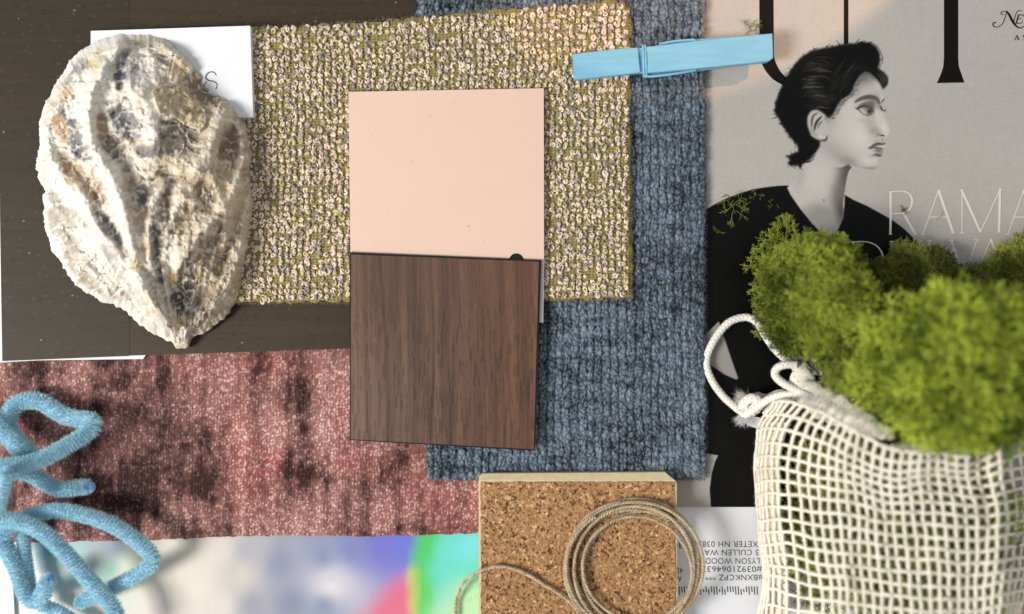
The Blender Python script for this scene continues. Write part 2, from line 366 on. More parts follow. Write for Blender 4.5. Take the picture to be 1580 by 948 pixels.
X, Y = h((690, 498))[0]; gb(X, Y, 14, 5, 84, .8, .1)
X, Y = h((712, 470))[0]; gb(X, Y, 7, 9, 88, .6, 0)
X, Y = h((745, 520))[0]; gb(X, Y, 3.2, 12, 214, .6, -.15)
brush(h((640, 532), (660, 547), (690, 552), (720, 540)), 1.6, 84, .6, 1.6)
brush(h((600, 500), (625, 515), (640, 535)), 2.0, 70, .7, 1.2)
brush(h((768, 488), (774, 505), (786, 520)), 2.2, 50, .85, 1)
for e in ((804, 517), (800, 528), (806, 524)): brush(h((776, 518), (790, 520), e), 1.0, 30, .9, .6)
brush(h((770, 690), (782, 685), (796, 690)), 2.2, 56, .9, 1)
brush(h((745, 690), (755, 680), (775, 686)), 2.0, 110, .7, 1.4)
brush(h((786, 700), (780, 716), (790, 730)), 1.4, 120, .6, 1.2)
brush(h((698, 768), (725, 752), (758, 742), (780, 744), (799, 740)), 4.0, 82, .9, 1.2)
brush(h((700, 769), (740, 768), (782, 775)), 1.7, 50, .9, 1)
X, Y = h((758, 786))[0]; gb(X, Y, 7.5, 3.6, 104, .9, .15, mf)
brush(h((735, 812), (765, 822), (775, 815)), 2.6, 70, .8, 1.6)
brush(h((690, 768), (698, 770), (706, 776)), 2.4, 90, .7, 1.4)
hm = blur(np.clip(cover_mask(h((-60, 20), (900, 20), (900, 1000), (-60, 1000))), 0, 1), 3); tone = tone + (vn(RX / 1.3, RY / 1.3, 5) - .5) * 6
tone = np.where(tone > 60, tone, tone * .86); tone = 128 + (tone - 128) * 1.04 + 3 * sm(190, 210, tone)
tone = np.clip(tone, 9, 240)
dark = sm(60, 20, tone)
ccol = s2l(np.stack([tone, tone * 0.972 + dark * .2, tone * 0.935], -1))
# ---------------------------------------------------------------- magazine
ZM = 0.0032
mag = empty('magazine', W(1340, 380, 0.0), 'magazine with a grey black and white cover photograph of a dark haired woman in profile', 'magazine')
M_paper = mat('page_paper', (215, 210, 200), 0.7, 0.3, var=(4000, .1))
M_cover = mat('printed_cover', None, 0.40, 0.14, bump=(1500, 0.000004), coat=0.0)
g = G(); vv = W(RX, RY, ZM + 0.0002 * sm(0, 1, (RX - 1020) / 10)).reshape(-1, 3)
g.add(vv, gridfaces(RW, RH, flip=True), ccol.reshape(-1, 3)); g.build('front_cover', M_cover, mag)
g = G()
for i in range(7):
    prism(g, [(1017 + i % 2, -20), (1639, -19), (1639, 779 - i * .5), (1017, 782 - i * .5)], ZM - 0.0003 - i * 0.0004, ZM - 0.0006 - i * 0.0004, s2l((205, 200, 190)))
g.build('pages', M_paper, mag, smooth=False)
M_ink = mat('black_ink', (15, 13, 11), 0.4, 0.14); M_wink = mat('white_ink', (226, 221, 214), 0.4, 0.3)
zi = ZM + 0.00027
KW = [1.0]
def arcq(pts, w, g, col=(.8, .8, .8), n=1.5, kw=[1.0]): global zi; zi = zi + 2.5e-6; w = np.array(w) * KW[0]; q = spline(pts, n); ribbon(g, q[:, :2], np.interp(np.linspace(0, 1, len(q)), np.linspace(0, 1, len(w)), w) if np.ndim(w) else w, zi, col)
g = G()
prismf = lambda g, p: g.add(W(np.array(p)[:, 0], np.array(p)[:, 1], zi), np.arange(len(p))[None] if np.sum(np.array(p)[:, 0] * np.roll(np.array(p)[:, 1], -1) - np.roll(np.array(p)[:, 0], -1) * np.array(p)[:, 1]) < 0 else np.arange(len(p))[None, ::-1])
g.add(W(np.array([1171.5, 1193.5, 1194, 1172]), np.array([-20, -20, 82, 82]), zi), np.array([[3, 2, 1, 0]]))
arcq([(1183, 80), (1184.5, 92), (1190, 105), (1199, 117), (1212, 127)], [22, 21, 19, 16, 12], g)
g.build('title_letter', M_ink, mag, smooth=False); g = G(); g.add(W(np.array([1302, 1309, 1309, 1302]), np.array([-20, -20, 68, 68.5]), zi), np.array([[3, 2, 1, 0]]))
g.build('title_letter', M_ink, mag, smooth=False); g = G()
Tl = [(1456.5, -20), (1456.5, 90), (1455.5, 103), (1452, 114), (1445.5, 128.6)]; Tr = [(1478.5, -20), (1478.5, 90), (1479.5, 103), (1483, 113), (1488, 127.6)]
a = np.array(Tl); b = np.array(Tr); i = np.arange(4); g.add(np.concatenate([W(a[:, 0], a[:, 1], zi), W(b[:, 0], b[:, 1], zi)]), np.stack([5 + i, i, i + 1, 5 + i + 1], -1)[:, ::-1])
g.build('title_letter', M_ink, mag, smooth=False)
# small script at the top right
g = G(); n4 = lambda *p: [(1380 + a / 5.265, b / 5.265) for a, b in p]
arcq(n4((828, 190), (812, 184), (801, 194), (805, 212), (826, 222), (852, 216), (878, 195), (898, 150), (912, 98)), [1.6, 2, 1.2, 1.2, 1.3, 1.3, 1.2], g, n=.7)
arcq(n4((888, 116), (872, 118), (866, 106), (880, 94), (902, 92), (922, 96)), 1.2, g, n=.7)
arcq(n4((908, 92), (932, 120), (955, 165), (978, 200), (1005, 224), (1035, 228), (1056, 214), (1075, 215)), [2.0, 3.6, 3.8, 3.4, 2.2, 1.4, 1.2], g, n=.7)
arcq(n4((1032, 92), (1018, 88), (1000, 94), (986, 120), (974, 160), (966, 195)), 1.2, g, n=.7)
arcq(n4((1010, 122), (1000, 155), (990, 190)), 2.2, g, n=.7); arcq(n4((1004, 122), (1030, 122), (1048, 124), (1046, 136)), 1.2, g, n=.7)
arcq(n4((1000, 156), (1015, 155), (1032, 155)), 1.1, g, n=.7); arcq(n4((984, 190), (1010, 191), (1034, 188), (1040, 176)), 1.2, g, n=.7)
arcq(n4((978, 324), (987, 305), (996, 286)), .8, g, n=.7); arcq(n4((994, 286), (1003, 305), (1010, 324)), 1.5, g, n=.7); arcq(n4((984, 312), (995, 312), (1006, 312)), .8, g, n=.7)
arcq(n4((972, 325), (978, 325), (986, 325)), .8, g, n=.7); arcq(n4((1002, 325), (1008, 325), (1016, 325)), .8, g, n=.7)
arcq(n4((1062, 294), (1055, 288), (1046, 292), (1048, 302), (1060, 310), (1060, 322), (1048, 326)), 1.1, g, n=.7)
g.build('masthead_lettering', M_ink, mag, smooth=False)
# white headline
KW[0] = 1.45
g = G(); r5 = lambda *p: [(1360 + a / 5.927, 270 + b / 5.927) for a, b in p]
def st(w, *p): arcq(r5(*p), w, g, n=1.0)
def serif(x, y, up=1): st(1.0, (x - 15, y), (x, y), (x + 15, y)); st([.5, 2.6], (x, y - 16 * up), (x, y - 8 * up), (x, y))
st(2.3, (84, 156), (84, 350), (82, 540)); serif(83, 542); st(1.2, (68, 156), (78, 157), (90, 158))
st([1, 1, 1.6, 2.6, 1.8, 1, 1], (83, 153), (150, 150), (210, 153), (255, 175), (281, 232), (268, 295), (228, 340), (160, 353), (95, 352))
st(2.4, (200, 350), (255, 445), (308, 538)); st(1.0, (298, 541), (312, 542), (328, 541))
for dx in (0, 778):
    st(1.2, (520 + dx, 150), (450 + dx, 345), (380 + dx, 538)); st([2.9, 2.9], (521 + dx, 138), (590 + dx, 340), (655 + dx, 528)); st(1.1, (432 + dx, 386), (520 + dx, 386), (605 + dx, 386))
    st(1.0, (362 + dx, 541), (378 + dx, 541), (394 + dx, 540)); st(1.0, (638 + dx, 531), (656 + dx, 531), (674 + dx, 530))
st(1.3, (737, 150), (737, 340), (735, 528)); st(1.0, (716, 531), (735, 531), (754, 530)); st(1.4, (722, 139), (734, 139), (748, 140))
st(2.8, (735, 142), (820, 333), (905, 522)); st(1.3, (906, 522), (995, 330), (1083, 138)); st(2.6, (1084, 136), (1080, 330), (1075, 520)); st(1.4, (1072, 133), (1090, 133), (1105, 133)); serif(1075, 523)
g2 = lambda *p: p
def s2(w, *p): arcq(list(p), w, g, n=1.0)
s2(2.0, (1316, 373), (1316, 400), (1316, 450)); s2(1.2, (1313, 373.5), (1320, 373.5), (1327, 373))
s2([1, 1, 1.6, 2.6, 2.2], (1316, 373.5), (1330, 373), (1342, 374.5), (1353, 380), (1361, 391), (1364, 410), (1360, 430))
s2(1.8, (1376, 373), (1376, 400), (1375, 430)); s2(1.2, (1372.5, 373), (1376, 373), (1380, 373))
for x in (1419, 1434): s2(1.6, (x, 372), (x, 380), (x, 420)); s2(1.2, (x - 4, 372), (x, 372), (x + 4, 372))
s2(2.4, (1468, 372), (1474, 390), (1481, 412)); s2(1.1, (1464, 371), (1468, 371), (1472, 371)); s2(1.1, (1470, 385), (1466, 394), (1462, 404))
s2(1.1, (1507, 372), (1502, 386), (1496, 404)); s2(1.1, (1503, 370), (1507, 370.5), (1511, 371)); s2(2.4, (1481, 412), (1485, 420), (1488, 428))
s2(1.1, (1528.5, 370), (1520, 391), (1511, 412)); s2(2.6, (1528.5, 369), (1536, 388), (1546, 414)); s2(1.0, (1514, 411), (1524, 411), (1538, 411))
g.build('headline_lettering', M_wink, mag, smooth=False)

# ---------------------------------------------------------------- white mailing page with upside-down address
ml = empty('mailing_page', W(1110, 860, 0.0), 'white mailing page with an upside down printed address and bar code under the twine', 'paper')
M_white = mat('white_paper', (228, 229, 233), 0.55, 0.3, bump=(2500, 0.000006))
flatbox('page', [(900, 770), (1640, 758), (1640, 1100), (900, 1100)], 0.0016, 0.0009, M_white, ml)
M_print = mat('grey_print', (62, 62, 66), 0.6, 0.2)
def words(g, txt, x_right, x_left, y_base, cap, z, rot=0.0, fit=True):
    """upside-down line: starts at x_right and runs to x_left; y_base = its baseline (upper side in the picture)"""
    cu = bpy.data.curves.new('t', 'FONT'); cu.body = txt; cu.size = 1.0; cu.space_character = 1.06; ob = bpy.data.objects.new('t', cu); C.objects.link(ob)
    bpy.context.view_layer.update(); dg = bpy.context.evaluated_depsgraph_get(); me = bpy.data.meshes.new_from_object(ob.evaluated_get(dg))
    v = np.zeros(len(me.vertices) * 3, np.float32); me.vertices.foreach_get('co', v); v = v.reshape(-1, 3)
    f = [tuple(p.vertices) for p in me.polygons]; C.objects.unlink(ob); bpy.data.objects.remove(ob); bpy.data.curves.remove(cu)
    w = v[:, 0].max() - v[:, 0].min(); hh = 0.73
    x = x_right - (v[:, 0] - v[:, 0].min()) / w * (x_right - x_left); y = y_base + v[:, 1] / hh * cap + rot * (x - x_left)
    t3 = {}
    for q in f: t3.setdefault(len(q), []).append(q)
    first = True
    for n_, q in t3.items(): g.add(W(x, y, z), np.array(q), (.5, .5, .5))
    bpy.data.meshes.remove(me)
g = G(); zt = 0.0016 + 0.00006
words(g, 'XETER NH 03833', 1170, 1071, 835.5, 9.5, zt); words(g, '30', 1053, 1039, 837.5, 9.5, zt)
words(g, '5 CULLEN WAY', 1170.5, 1079, 848.5, 9.2, zt)
words(g, 'LYSON WOOD', 1172, 1088.5, 861.5, 9.2, zt)
words(g, '#039210646371', 1176, 1078, 874.0, 9.5, zt); words(g, '4D', 1054, 1041, 876.5, 9, zt)
words(g, '#BXNKCPZ ***', 1177.5, 1088, 887.0, 9.2, zt); words(g, 'AU', 1052, 1039, 889, 9, zt)
import itertools
pat = 'ffdfltaffdddaftffdadtaffdf'
for i, ch in enumerate(pat * 2):
    x = 1168 - i * 4.15
    if x < 1040: break
    y0, y1 = {'f': (905, 918), 'd': (905, 914), 'a': (909, 918), 't': (909, 914), 'l': (905, 914)}[ch]
    if ch in 'fad' : pass
    ribbon(g, [(x, y0), (x + .4, (y0 + y1) / 2), (x + .8, y1)], 1.7, zt, (.3, .3, .3))
g.build('address_print', M_print, ml, smooth=False)

# ---------------------------------------------------------------- brown card at the lower right corner
tag(flatbox('kraft_card', [(1540, 840), (1700, 840), (1700, 1100), (1540, 1100)], 0.0040, 0.0030, mat('kraft', (150, 124, 98), .7, .2, var=(700, .15))), 'plain brown kraft card peeping out at the bottom right behind the mesh bag', 'card')

# ---------------------------------------------------------------- iridescent sheet
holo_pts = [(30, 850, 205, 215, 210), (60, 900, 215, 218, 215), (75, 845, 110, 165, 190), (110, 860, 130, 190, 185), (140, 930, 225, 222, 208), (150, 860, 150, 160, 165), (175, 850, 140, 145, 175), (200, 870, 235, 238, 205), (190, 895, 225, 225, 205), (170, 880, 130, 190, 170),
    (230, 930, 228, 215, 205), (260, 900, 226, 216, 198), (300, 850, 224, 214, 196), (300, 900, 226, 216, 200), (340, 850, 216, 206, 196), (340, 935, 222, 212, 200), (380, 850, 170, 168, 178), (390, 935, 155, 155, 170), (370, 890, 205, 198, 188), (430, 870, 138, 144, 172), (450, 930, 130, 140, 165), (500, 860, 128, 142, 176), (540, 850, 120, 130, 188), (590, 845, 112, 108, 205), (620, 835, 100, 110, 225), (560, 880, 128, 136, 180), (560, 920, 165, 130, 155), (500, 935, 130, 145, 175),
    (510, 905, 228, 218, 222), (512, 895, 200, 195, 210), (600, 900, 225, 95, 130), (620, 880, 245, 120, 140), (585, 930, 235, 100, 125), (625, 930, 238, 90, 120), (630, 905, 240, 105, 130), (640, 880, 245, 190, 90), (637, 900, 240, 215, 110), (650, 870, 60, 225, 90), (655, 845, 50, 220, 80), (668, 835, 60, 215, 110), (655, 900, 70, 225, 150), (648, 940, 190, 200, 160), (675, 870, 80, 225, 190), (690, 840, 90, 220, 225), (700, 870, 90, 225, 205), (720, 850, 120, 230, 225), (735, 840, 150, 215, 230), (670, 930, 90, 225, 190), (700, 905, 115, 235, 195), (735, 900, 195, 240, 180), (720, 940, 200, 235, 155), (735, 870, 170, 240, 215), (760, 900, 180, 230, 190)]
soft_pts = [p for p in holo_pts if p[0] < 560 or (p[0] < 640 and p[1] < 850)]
def holo_c(X, Y, U, V):  # the film's rainbow reflections and white glint, painted as fixed surface colours
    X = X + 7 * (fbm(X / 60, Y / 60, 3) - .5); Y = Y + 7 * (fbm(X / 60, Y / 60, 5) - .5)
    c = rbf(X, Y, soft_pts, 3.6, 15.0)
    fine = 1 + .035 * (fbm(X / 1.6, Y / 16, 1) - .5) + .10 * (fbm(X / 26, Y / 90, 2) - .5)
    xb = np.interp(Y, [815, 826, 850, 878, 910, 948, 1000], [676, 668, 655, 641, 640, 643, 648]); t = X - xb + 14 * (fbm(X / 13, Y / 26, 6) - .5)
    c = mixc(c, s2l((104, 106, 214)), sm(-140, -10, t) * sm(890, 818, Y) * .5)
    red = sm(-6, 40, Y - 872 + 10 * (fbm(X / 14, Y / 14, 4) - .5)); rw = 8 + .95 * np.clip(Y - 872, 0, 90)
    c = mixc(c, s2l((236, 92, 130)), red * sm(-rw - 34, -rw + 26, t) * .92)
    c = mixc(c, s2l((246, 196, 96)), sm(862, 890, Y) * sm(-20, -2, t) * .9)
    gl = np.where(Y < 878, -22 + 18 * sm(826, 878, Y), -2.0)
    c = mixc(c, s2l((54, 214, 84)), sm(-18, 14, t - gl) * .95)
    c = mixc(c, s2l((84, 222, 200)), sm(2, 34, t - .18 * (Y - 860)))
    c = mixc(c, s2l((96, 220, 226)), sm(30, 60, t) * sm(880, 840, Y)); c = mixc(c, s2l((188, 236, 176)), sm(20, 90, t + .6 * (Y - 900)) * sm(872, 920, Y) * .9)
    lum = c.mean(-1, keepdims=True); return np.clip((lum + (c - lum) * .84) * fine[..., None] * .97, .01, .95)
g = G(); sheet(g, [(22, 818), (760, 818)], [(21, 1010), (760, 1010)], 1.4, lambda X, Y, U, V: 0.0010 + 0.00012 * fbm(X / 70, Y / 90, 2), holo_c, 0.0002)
M_holo = mat('iridescent_film', None, 0.24, 0.5, metal=0.0, bump=(40, 0.00004, 2), coat=0.5)
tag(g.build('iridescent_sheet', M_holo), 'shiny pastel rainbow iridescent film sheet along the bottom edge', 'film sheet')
g = G(); prism(g, [(3, 852), (17, 850), (22, 946), (22, 960), (-12, 960), (-12, 852)], 0.0026, 0.0018, s2l((235, 238, 240)))
tag(g.build('white_card_edge', M_white, smooth=False), 'white card corner at the bottom left under the blue pipe cleaners', 'card')
# ---------------------------------------------------------------- dark veneers and the paper under them
M_ven = mat('dark_veneer', None, 0.5, 0.22, bump=(1200, 0.00001))
def ven_c(base, warm):
    def f(X, Y, U, V):
        g1 = fbm(X / 60, Y / 1.6, 1) - .5; g2 = fbm(X / 220, Y / 9, 4) - .5; t = 1 + .30 * g1 + .28 * g2
        c = s2l(base) * t[..., None]; f1, f2, i = worley(X / 15, Y / 7, 2)
        r = .07 + .12 * i; dots = (f1 < r) & (i > .35); dk = (i < .62)
        c = np.where((dots & dk)[..., None], c * 0.42, c); f1, f2, i = worley(X / 23 + 7, Y / 15, 5)
        lt = sm(.16, .08, f1) * (i > .55) * (.3 + vn(X / 50, Y / 50, 3)); c = c + lt[..., None] * np.array([.022, .02, .016]) * (1.0 if warm else .7)
        f1, f2, i = worley(X / 60 + 3, Y / 50, 6); c = np.where(((f1 < .022) & (i > .7))[..., None], s2l((150, 140, 115)), c)
        return c
    return f
vz = lambda z: (lambda X, Y, U, V: z + 0.00002 * fbm(X / 40, Y / 2, 2))
g = G(); sheet(g, [(200.5, -25), (700, -25)], [(200.5, 549), (700, 533)], 1.6, vz(.0040), ven_c((62, 50, 37), 0), .0034)
tag(g.build('brown_veneer', M_ven), 'dark brown wood veneer strip running below the green tweed and behind the shell tip', 'veneer')
g = G(); sheet(g, [(-6, -25), (200, -25)], [(3.5, 557.5), (200, 549.5)], 1.6, vz(.0041), ven_c((56, 48, 37), 1), .0040)
tag(g.build('black_veneer', M_ven), 'blackish olive wood veneer with pale specks at the left under the shell', 'veneer')
tag(flatbox('backing_paper', [(-9, 520), (226, 520), (224.5, 549), (220.5, 554.2), (60, 556.3), (-9, 560)], .00335, .0030, M_white), 'thin white paper edge peeping out below the dark veneer', 'paper')
# ---------------------------------------------------------------- sample card under the shell
gc = empty('white_card', W(265, 110, .004), 'white card printed with the letter S lying under the oyster shell', 'card')
flatbox('card', [(140, 48), (386, 40), (390.5, 181), (139, 184)], [.0066, .0118, .0121, .0066], .0060, M_white, gc)
g = G(); zi = .0098
zz = lambda x: .0066 + (x - 140) / 247 * .0054 + .00006
for pts, w in (([(316.5, 121), (319, 114.5), (325, 111.2), (331, 112.5), (334, 117)], 1.3), ([(316.5, 121), (322, 124.5), (330, 126), (335, 130.5), (333, 138)], 1.3)):
    q = spline(pts, .7); zi = zz(q[:, 0].mean()) + .00012; ribbon(g, q[:, :2], w, zi, (.1, .1, .1))
g.build('letter_print', M_ink, gc, smooth=False)
# ---------------------------------------------------------------- mauve velvet swatch
def blob(X, Y, L):
    r = 0
    for (x, y, rx, ry, a) in L: r = r + a * np.exp(-(((X - x) / rx) ** 2 + ((Y - y) / ry) ** 2))
    return r
vel_dark = [(60, 575, 34, 24, 1.0), (190, 590, 26, 20, .75), (160, 555, 60, 10, .7), (262, 600, 22, 46, .8), (245, 680, 40, 60, .55), (210, 745, 48, 42, .9), (310, 750, 26, 20, 1.1), (300, 700, 34, 50, .7), (110, 700, 40, 28, .4), (463, 640, 11, 70, .65), (470, 735, 34, 22, .8), (455, 590, 16, 40, .5), (385, 600, 10, 60, .3), (30, 690, 30, 40, .2), (400, 765, 8, 60, .35), (500, 740, 22, 14, .5), (612, 715, 22, 16, .5), (150, 640, 60, 20, .25), (190, 770, 60, 24, .6), (600, 820, 90, 8, .35), (330, 820, 60, 10, .3), (540, 765, 6, 40, .3), (20, 760, 30, 50, .3), (408, 560, 10, 30, .5)]
vel_light = [(140, 570, 22, 26, .7), (340, 620, 34, 44, .8), (430, 665, 22, 30, .9), (510, 660, 26, 50, .7), (510, 590, 30, 30, .45), (390, 690, 30, 60, .4), (190, 650, 40, 30, .3), (600, 790, 60, 26, .6), (560, 700, 20, 14, .3), (8, 560, 12, 60, .6), (300, 830, 200, 10, .3), (450, 800, 60, 30, .35), (340, 790, 50, 30, .3), (700, 740, 30, 60, .2), (100, 660, 30, 20, .3)]
vel_red = [(420, 560, 60, 30, .8), (370, 690, 40, 80, .5), (430, 720, 30, 20, .7), (540, 660, 30, 60, .6), (300, 570, 40, 25, .5), (650, 760, 60, 50, .6), (700, 800, 40, 40, .6), (400, 740, 40, 60, .5), (560, 720, 50, 20, .6), (20, 650, 40, 40, .5)]
def vel(X, Y):
    wob = 5 * (fbm(X / 30, Y / 30, 3) - .5); sx = (X + wob) / 4.6; col = np.floor(sx); fx = sx - col - .5
    row = Y / 4.2 + _T[2][col.astype(int) & 255, 7] * 3; r = np.floor(row); fy = row - r - .5
    rnd = _T[4][(r.astype(int)) & 255, (col.astype(int)) & 255]; rn2 = _T[5][(r.astype(int)) & 255, (col.astype(int) * 3) & 255]
    fy = fy + (rn2 - .5) * .7; fx = fx + (rnd - .5) * .5; st = np.exp(-((fx / .27) ** 2 + (fy / .42) ** 2)); return st, rnd
def vel_c(X, Y, U, V):
    X2 = X + 26 * (fbm(X / 18, Y / 26, 1, 5) - .5); Y2 = Y + 44 * (fbm(X / 14, Y / 30, 6, 5) - .5)
    d = blob(X2, Y2, vel_dark); l = blob(X2, Y2, vel_light); rd = blob(X2, Y2, vel_red)
    st, rnd = vel(X, Y); w1, w2, wi = worley(X / 3.3 + .4 * fbm(X / 9, Y / 9, 2), Y / 4.3, 6, 1.0); s3 = np.exp(-(w1 / (.22 + .26 * wi)) ** 2); st = .45 * st + .75 * s3; rnd = .4 * rnd + .6 * wi; n = fbm(X / 34, Y / 60, 2) - .5; n2 = fbm(X / 6, Y / 9, 5) - .5; vs = vn(X / 12, Y / 160, 7) - .5
    tonev = np.clip(.54 + .46 * l - .62 * d + .7 * n + .75 * n2 + .45 * vs + .7 * (fbm(X / 13, Y / 75, 4, 4) - .5), 0.0, 1.15)
    base = mixc(s2l((54, 29, 27)), s2l((166, 112, 106)), np.clip(tonev, 0, 1)); base = mixc(base, base * np.array([1.14, .76, .78]), np.clip(rd, 0, 1))
    spark = st * sm(.5 - .35 * tonev, 1.0, rnd) * (0.18 + 1.1 * tonev ** 1.4) * (.55 + .9 * vn(X / 2.0, Y / 2.0, 3))  # shiny glints of the pile, painted in as paler specks
    c = mixc(base, s2l((226, 192, 180)), np.clip(spark * 1.25, 0, 1))
    gap = sm(.62, .25, st); c = c * (1 - .30 * gap * (.4 + .6 * rnd))[..., None]
    return np.clip(c, .006, .85)
def vel_z(X, Y, U, V):
    st, rnd = vel(X, Y); return .0022 + .0004 * fbm(X / 60, Y / 60, 4) + .00022 * st * (.4 + rnd) + .00025 * (fbm(X / 7, Y / 9, 5) - .5)
g = G(); sheet(g, [(-20, 543), (300, 530), (745, 522)], [(-20, 838), (100, 836), (250, 833), (430, 826), (560, 828), (755, 823)], 1.15, vel_z, vel_c, .0011, skirtcol=s2l((70, 45, 42)), rag=2.0, seed=3)
M_vel = mat('velvet_pile', None, 0.6, 0.12)
tag(g.build('velvet_swatch', M_vel), 'mauve crushed velvet fabric swatch with dark blotches, lower left', 'fabric swatch')

# ---------------------------------------------------------------- blue chenille swatch
def chen(X, Y):
    xw = X + 9.0 * (fbm(X / 40, Y / 60, 2) - .5) + 7 * (fbm(X / 11, Y / 14, 4) - .5); cw = 12.4; ci = np.floor(xw / cw)
    ph = _T[1][3, ci.astype(int) & 255] * 10; fx = (xw / cw - ci - .5) * 2
    f1, f2, idv = worley(xw / 6.4, (Y + ph + 6 * (fbm(X / 9, Y / 9, 3) - .5)) / 8.5, 4, 1.0); rib = np.clip(1 - np.abs(fx) ** 3.0, 0, 1)
    nub = np.clip(1 - (f1 / .78) ** 2, 0, 1) ** .6; edge = sm(.03, .28, f2 - f1)
    weft = sm(.06, .5, np.abs(((Y + ph * 2.0 + 5 * fbm(X / 20, Y / 20, 1)) / 31) % 1 - .5) * 2)
    return rib, nub, edge, idv, weft, xw
def ch_z(X, Y, U, V):
    rib, nub, edge, idv, weft, xw = chen(X, Y); e = np.minimum(np.minimum(U, 1 - U) * 440, np.minimum(V, 1 - V) * 740); rnd = np.sqrt(np.clip(e / 9, 0, 1))
    return .0046 + .0016 * rnd + .00070 * rib * (.55 + .45 * weft) + .00048 * nub * edge * (.5 + idv) + .0003 * (fbm(X / 2.6, Y / 2.6, 5) - .5) + .0006 * (fbm(X / 50, Y / 70, 6) - .5) + .0012 * (fbm(X / 30, Y / 8, 3, 3) - .5)
def ch_c(X, Y, U, V):
    rib, nub, edge, idv, weft, xw = chen(X, Y)
    t = .30 + .20 * rib + .22 * nub * edge + .34 * (idv - .5) + .35 * (fbm(X / 30, Y / 55, 3) - .5) + .5 * (fbm(X / 3.0, Y / 3.0, 7) - .5) + .3 * (fbm(X / 9, Y / 90, 1) - .5)
    t = t * (.45 + .55 * sm(.0, .5, rib)) * (.62 + .38 * edge) * (.72 + .28 * weft)
    slub = fbm(X / 34, Y / 9, 3, 3) - .5; pat = fbm(X / 60, Y / 45, 5, 3) - .5; t = t + .34 * slub + .32 * pat + .45 * (vn(X / 2.0, Y / 2.4, 1) - .5) - .04
    c = mixc(s2l((15, 21, 30)), s2l((126, 143, 160)), np.clip(t * 1.10, 0, 1)); gr = fbm(X / 16, Y / 20, 6); c = mixc(c, c * np.array([1.12, 1.03, .93]), np.clip(gr * 1.6 - .4, 0, 1))
    return np.clip(c, .006, .8)
g = G(); sheet(g, [(641, -22), (1087, -22)], [(660, 739), (755, 741), (850, 737), (1089, 737)], 1.1, ch_z, ch_c, .0040, skirtcol=s2l((34, 44, 58)), rag=6, seed=2)
n = 5200; t = rng.random(n); side = rng.integers(0, 3, n)       # fuzzy cut edges
bx = np.where(side == 0, 641 + 19 * t, np.where(side == 1, 1087 + 2 * t, 660 + 429 * t)); by = np.where(side == 2, 738.5, -20 + 758 * t)
dx = np.where(side == 0, -1, np.where(side == 1, 1, 0)) + rng.normal(size=n) * .5; dy = np.where(side == 2, -1, 0) + rng.normal(size=n) * .6
d = np.stack([dx, dy, rng.normal(size=n) * .35], -1); d /= np.linalg.norm(d, axis=1)[:, None]
hairs(g, W(bx, by, .0048 + .0012 * rng.random(n)), d, (.0006 + .0011 * rng.random(n)), .00004, s2l((52, 66, 84)) * (0.5 + rng.random(n))[:, None], .8)
n = 26000; bx = 642 + 446 * rng.random(n); by = -15 + 750 * rng.random(n); bx = np.maximum(bx, 642 + 19 * (by / 738))
X = bx[None]; Y = by[None]; zb = ch_z(X, Y, (X - 641) / 447, (Y + 20) / 760)[0]; cb = ch_c(X, Y, X * 0, Y * 0)[0]
d = rng.normal(size=(n, 3)); d[:, 2] = np.abs(d[:, 2]) * .6; d /= np.linalg.norm(d, axis=1)[:, None]
hairs(g, W(bx, by, zb - .0001), d, .0005 + .0006 * rng.random(n), .00003, cb * (.8 + .8 * rng.random(n))[:, None], .8)
M_chen = mat('chenille', None, 0.85, 0.15, sheen=0.35)
tag(g.build('chenille_swatch', M_chen), 'thick slate blue ribbed chenille fabric swatch between the magazine and the wood sample', 'fabric swatch')

# ---------------------------------------------------------------- olive boucle tweed swatch
top = [(330, 47), (386, 43), (470, 40), (560, 34), (640, 28), (690, 22), (780, 15), (880, 8), (945, 1), (962, 4), (972, 16)]
bot = [(330, 467), (375, 467), (600, 466), (850, 464), (890, 462), (940, 462), (976, 458)]
def ol_side(Y): return 968 + 6 * np.clip((Y - 10) / 450, 0, 1)
def ol_w(X, Y):
    a = (X * .999 + Y * .012 + 2.5 * fbm(X / 50, Y / 50, 1)); b = Y + .03 * (X - 600) + 2.5 * fbm(X / 50, Y / 50, 3)
    return a, b
def ol_z(X, Y, U, V):
    a, b = ol_w(X, Y); e = np.minimum(np.minimum(U, 1 - U) * 640, np.minimum(V, 1 - V) * 430); rnd = np.sqrt(np.clip(e / 6, 0, 1))
    wv = np.maximum(np.cos(a * 2 * np.pi / 5.6) * .5 + .5, np.cos(b * 2 * np.pi / 4.6) * .5 + .5)
    lift = .0004 * sm(850, 970, X)
    return .0072 + .0012 * rnd + .0003 * wv + .00015 * (fbm(X / 2.5, Y / 2.5, 5) - .5) + lift
def ol_c(X, Y, U, V):
    a, b = ol_w(X, Y); wv = np.maximum(np.cos(a * 2 * np.pi / 5.6) * .5 + .5, np.cos(b * 2 * np.pi / 4.6) * .5 + .5)
    t = np.clip(.15 + .75 * wv + .8 * (fbm(X / 3, Y / 3, 4) - .5), 0, 1); c = mixc(s2l((70, 64, 40)), s2l((156, 148, 98)), t)
    return mixc(c, c * np.array([1.1, .95, .75]), fbm(X / 25, Y / 25, 6))
g = G(); sheet(g, top, bot, 1.3, ol_z, ol_c, .0066, skirtcol=s2l((110, 95, 66)), rag=4, seed=6)
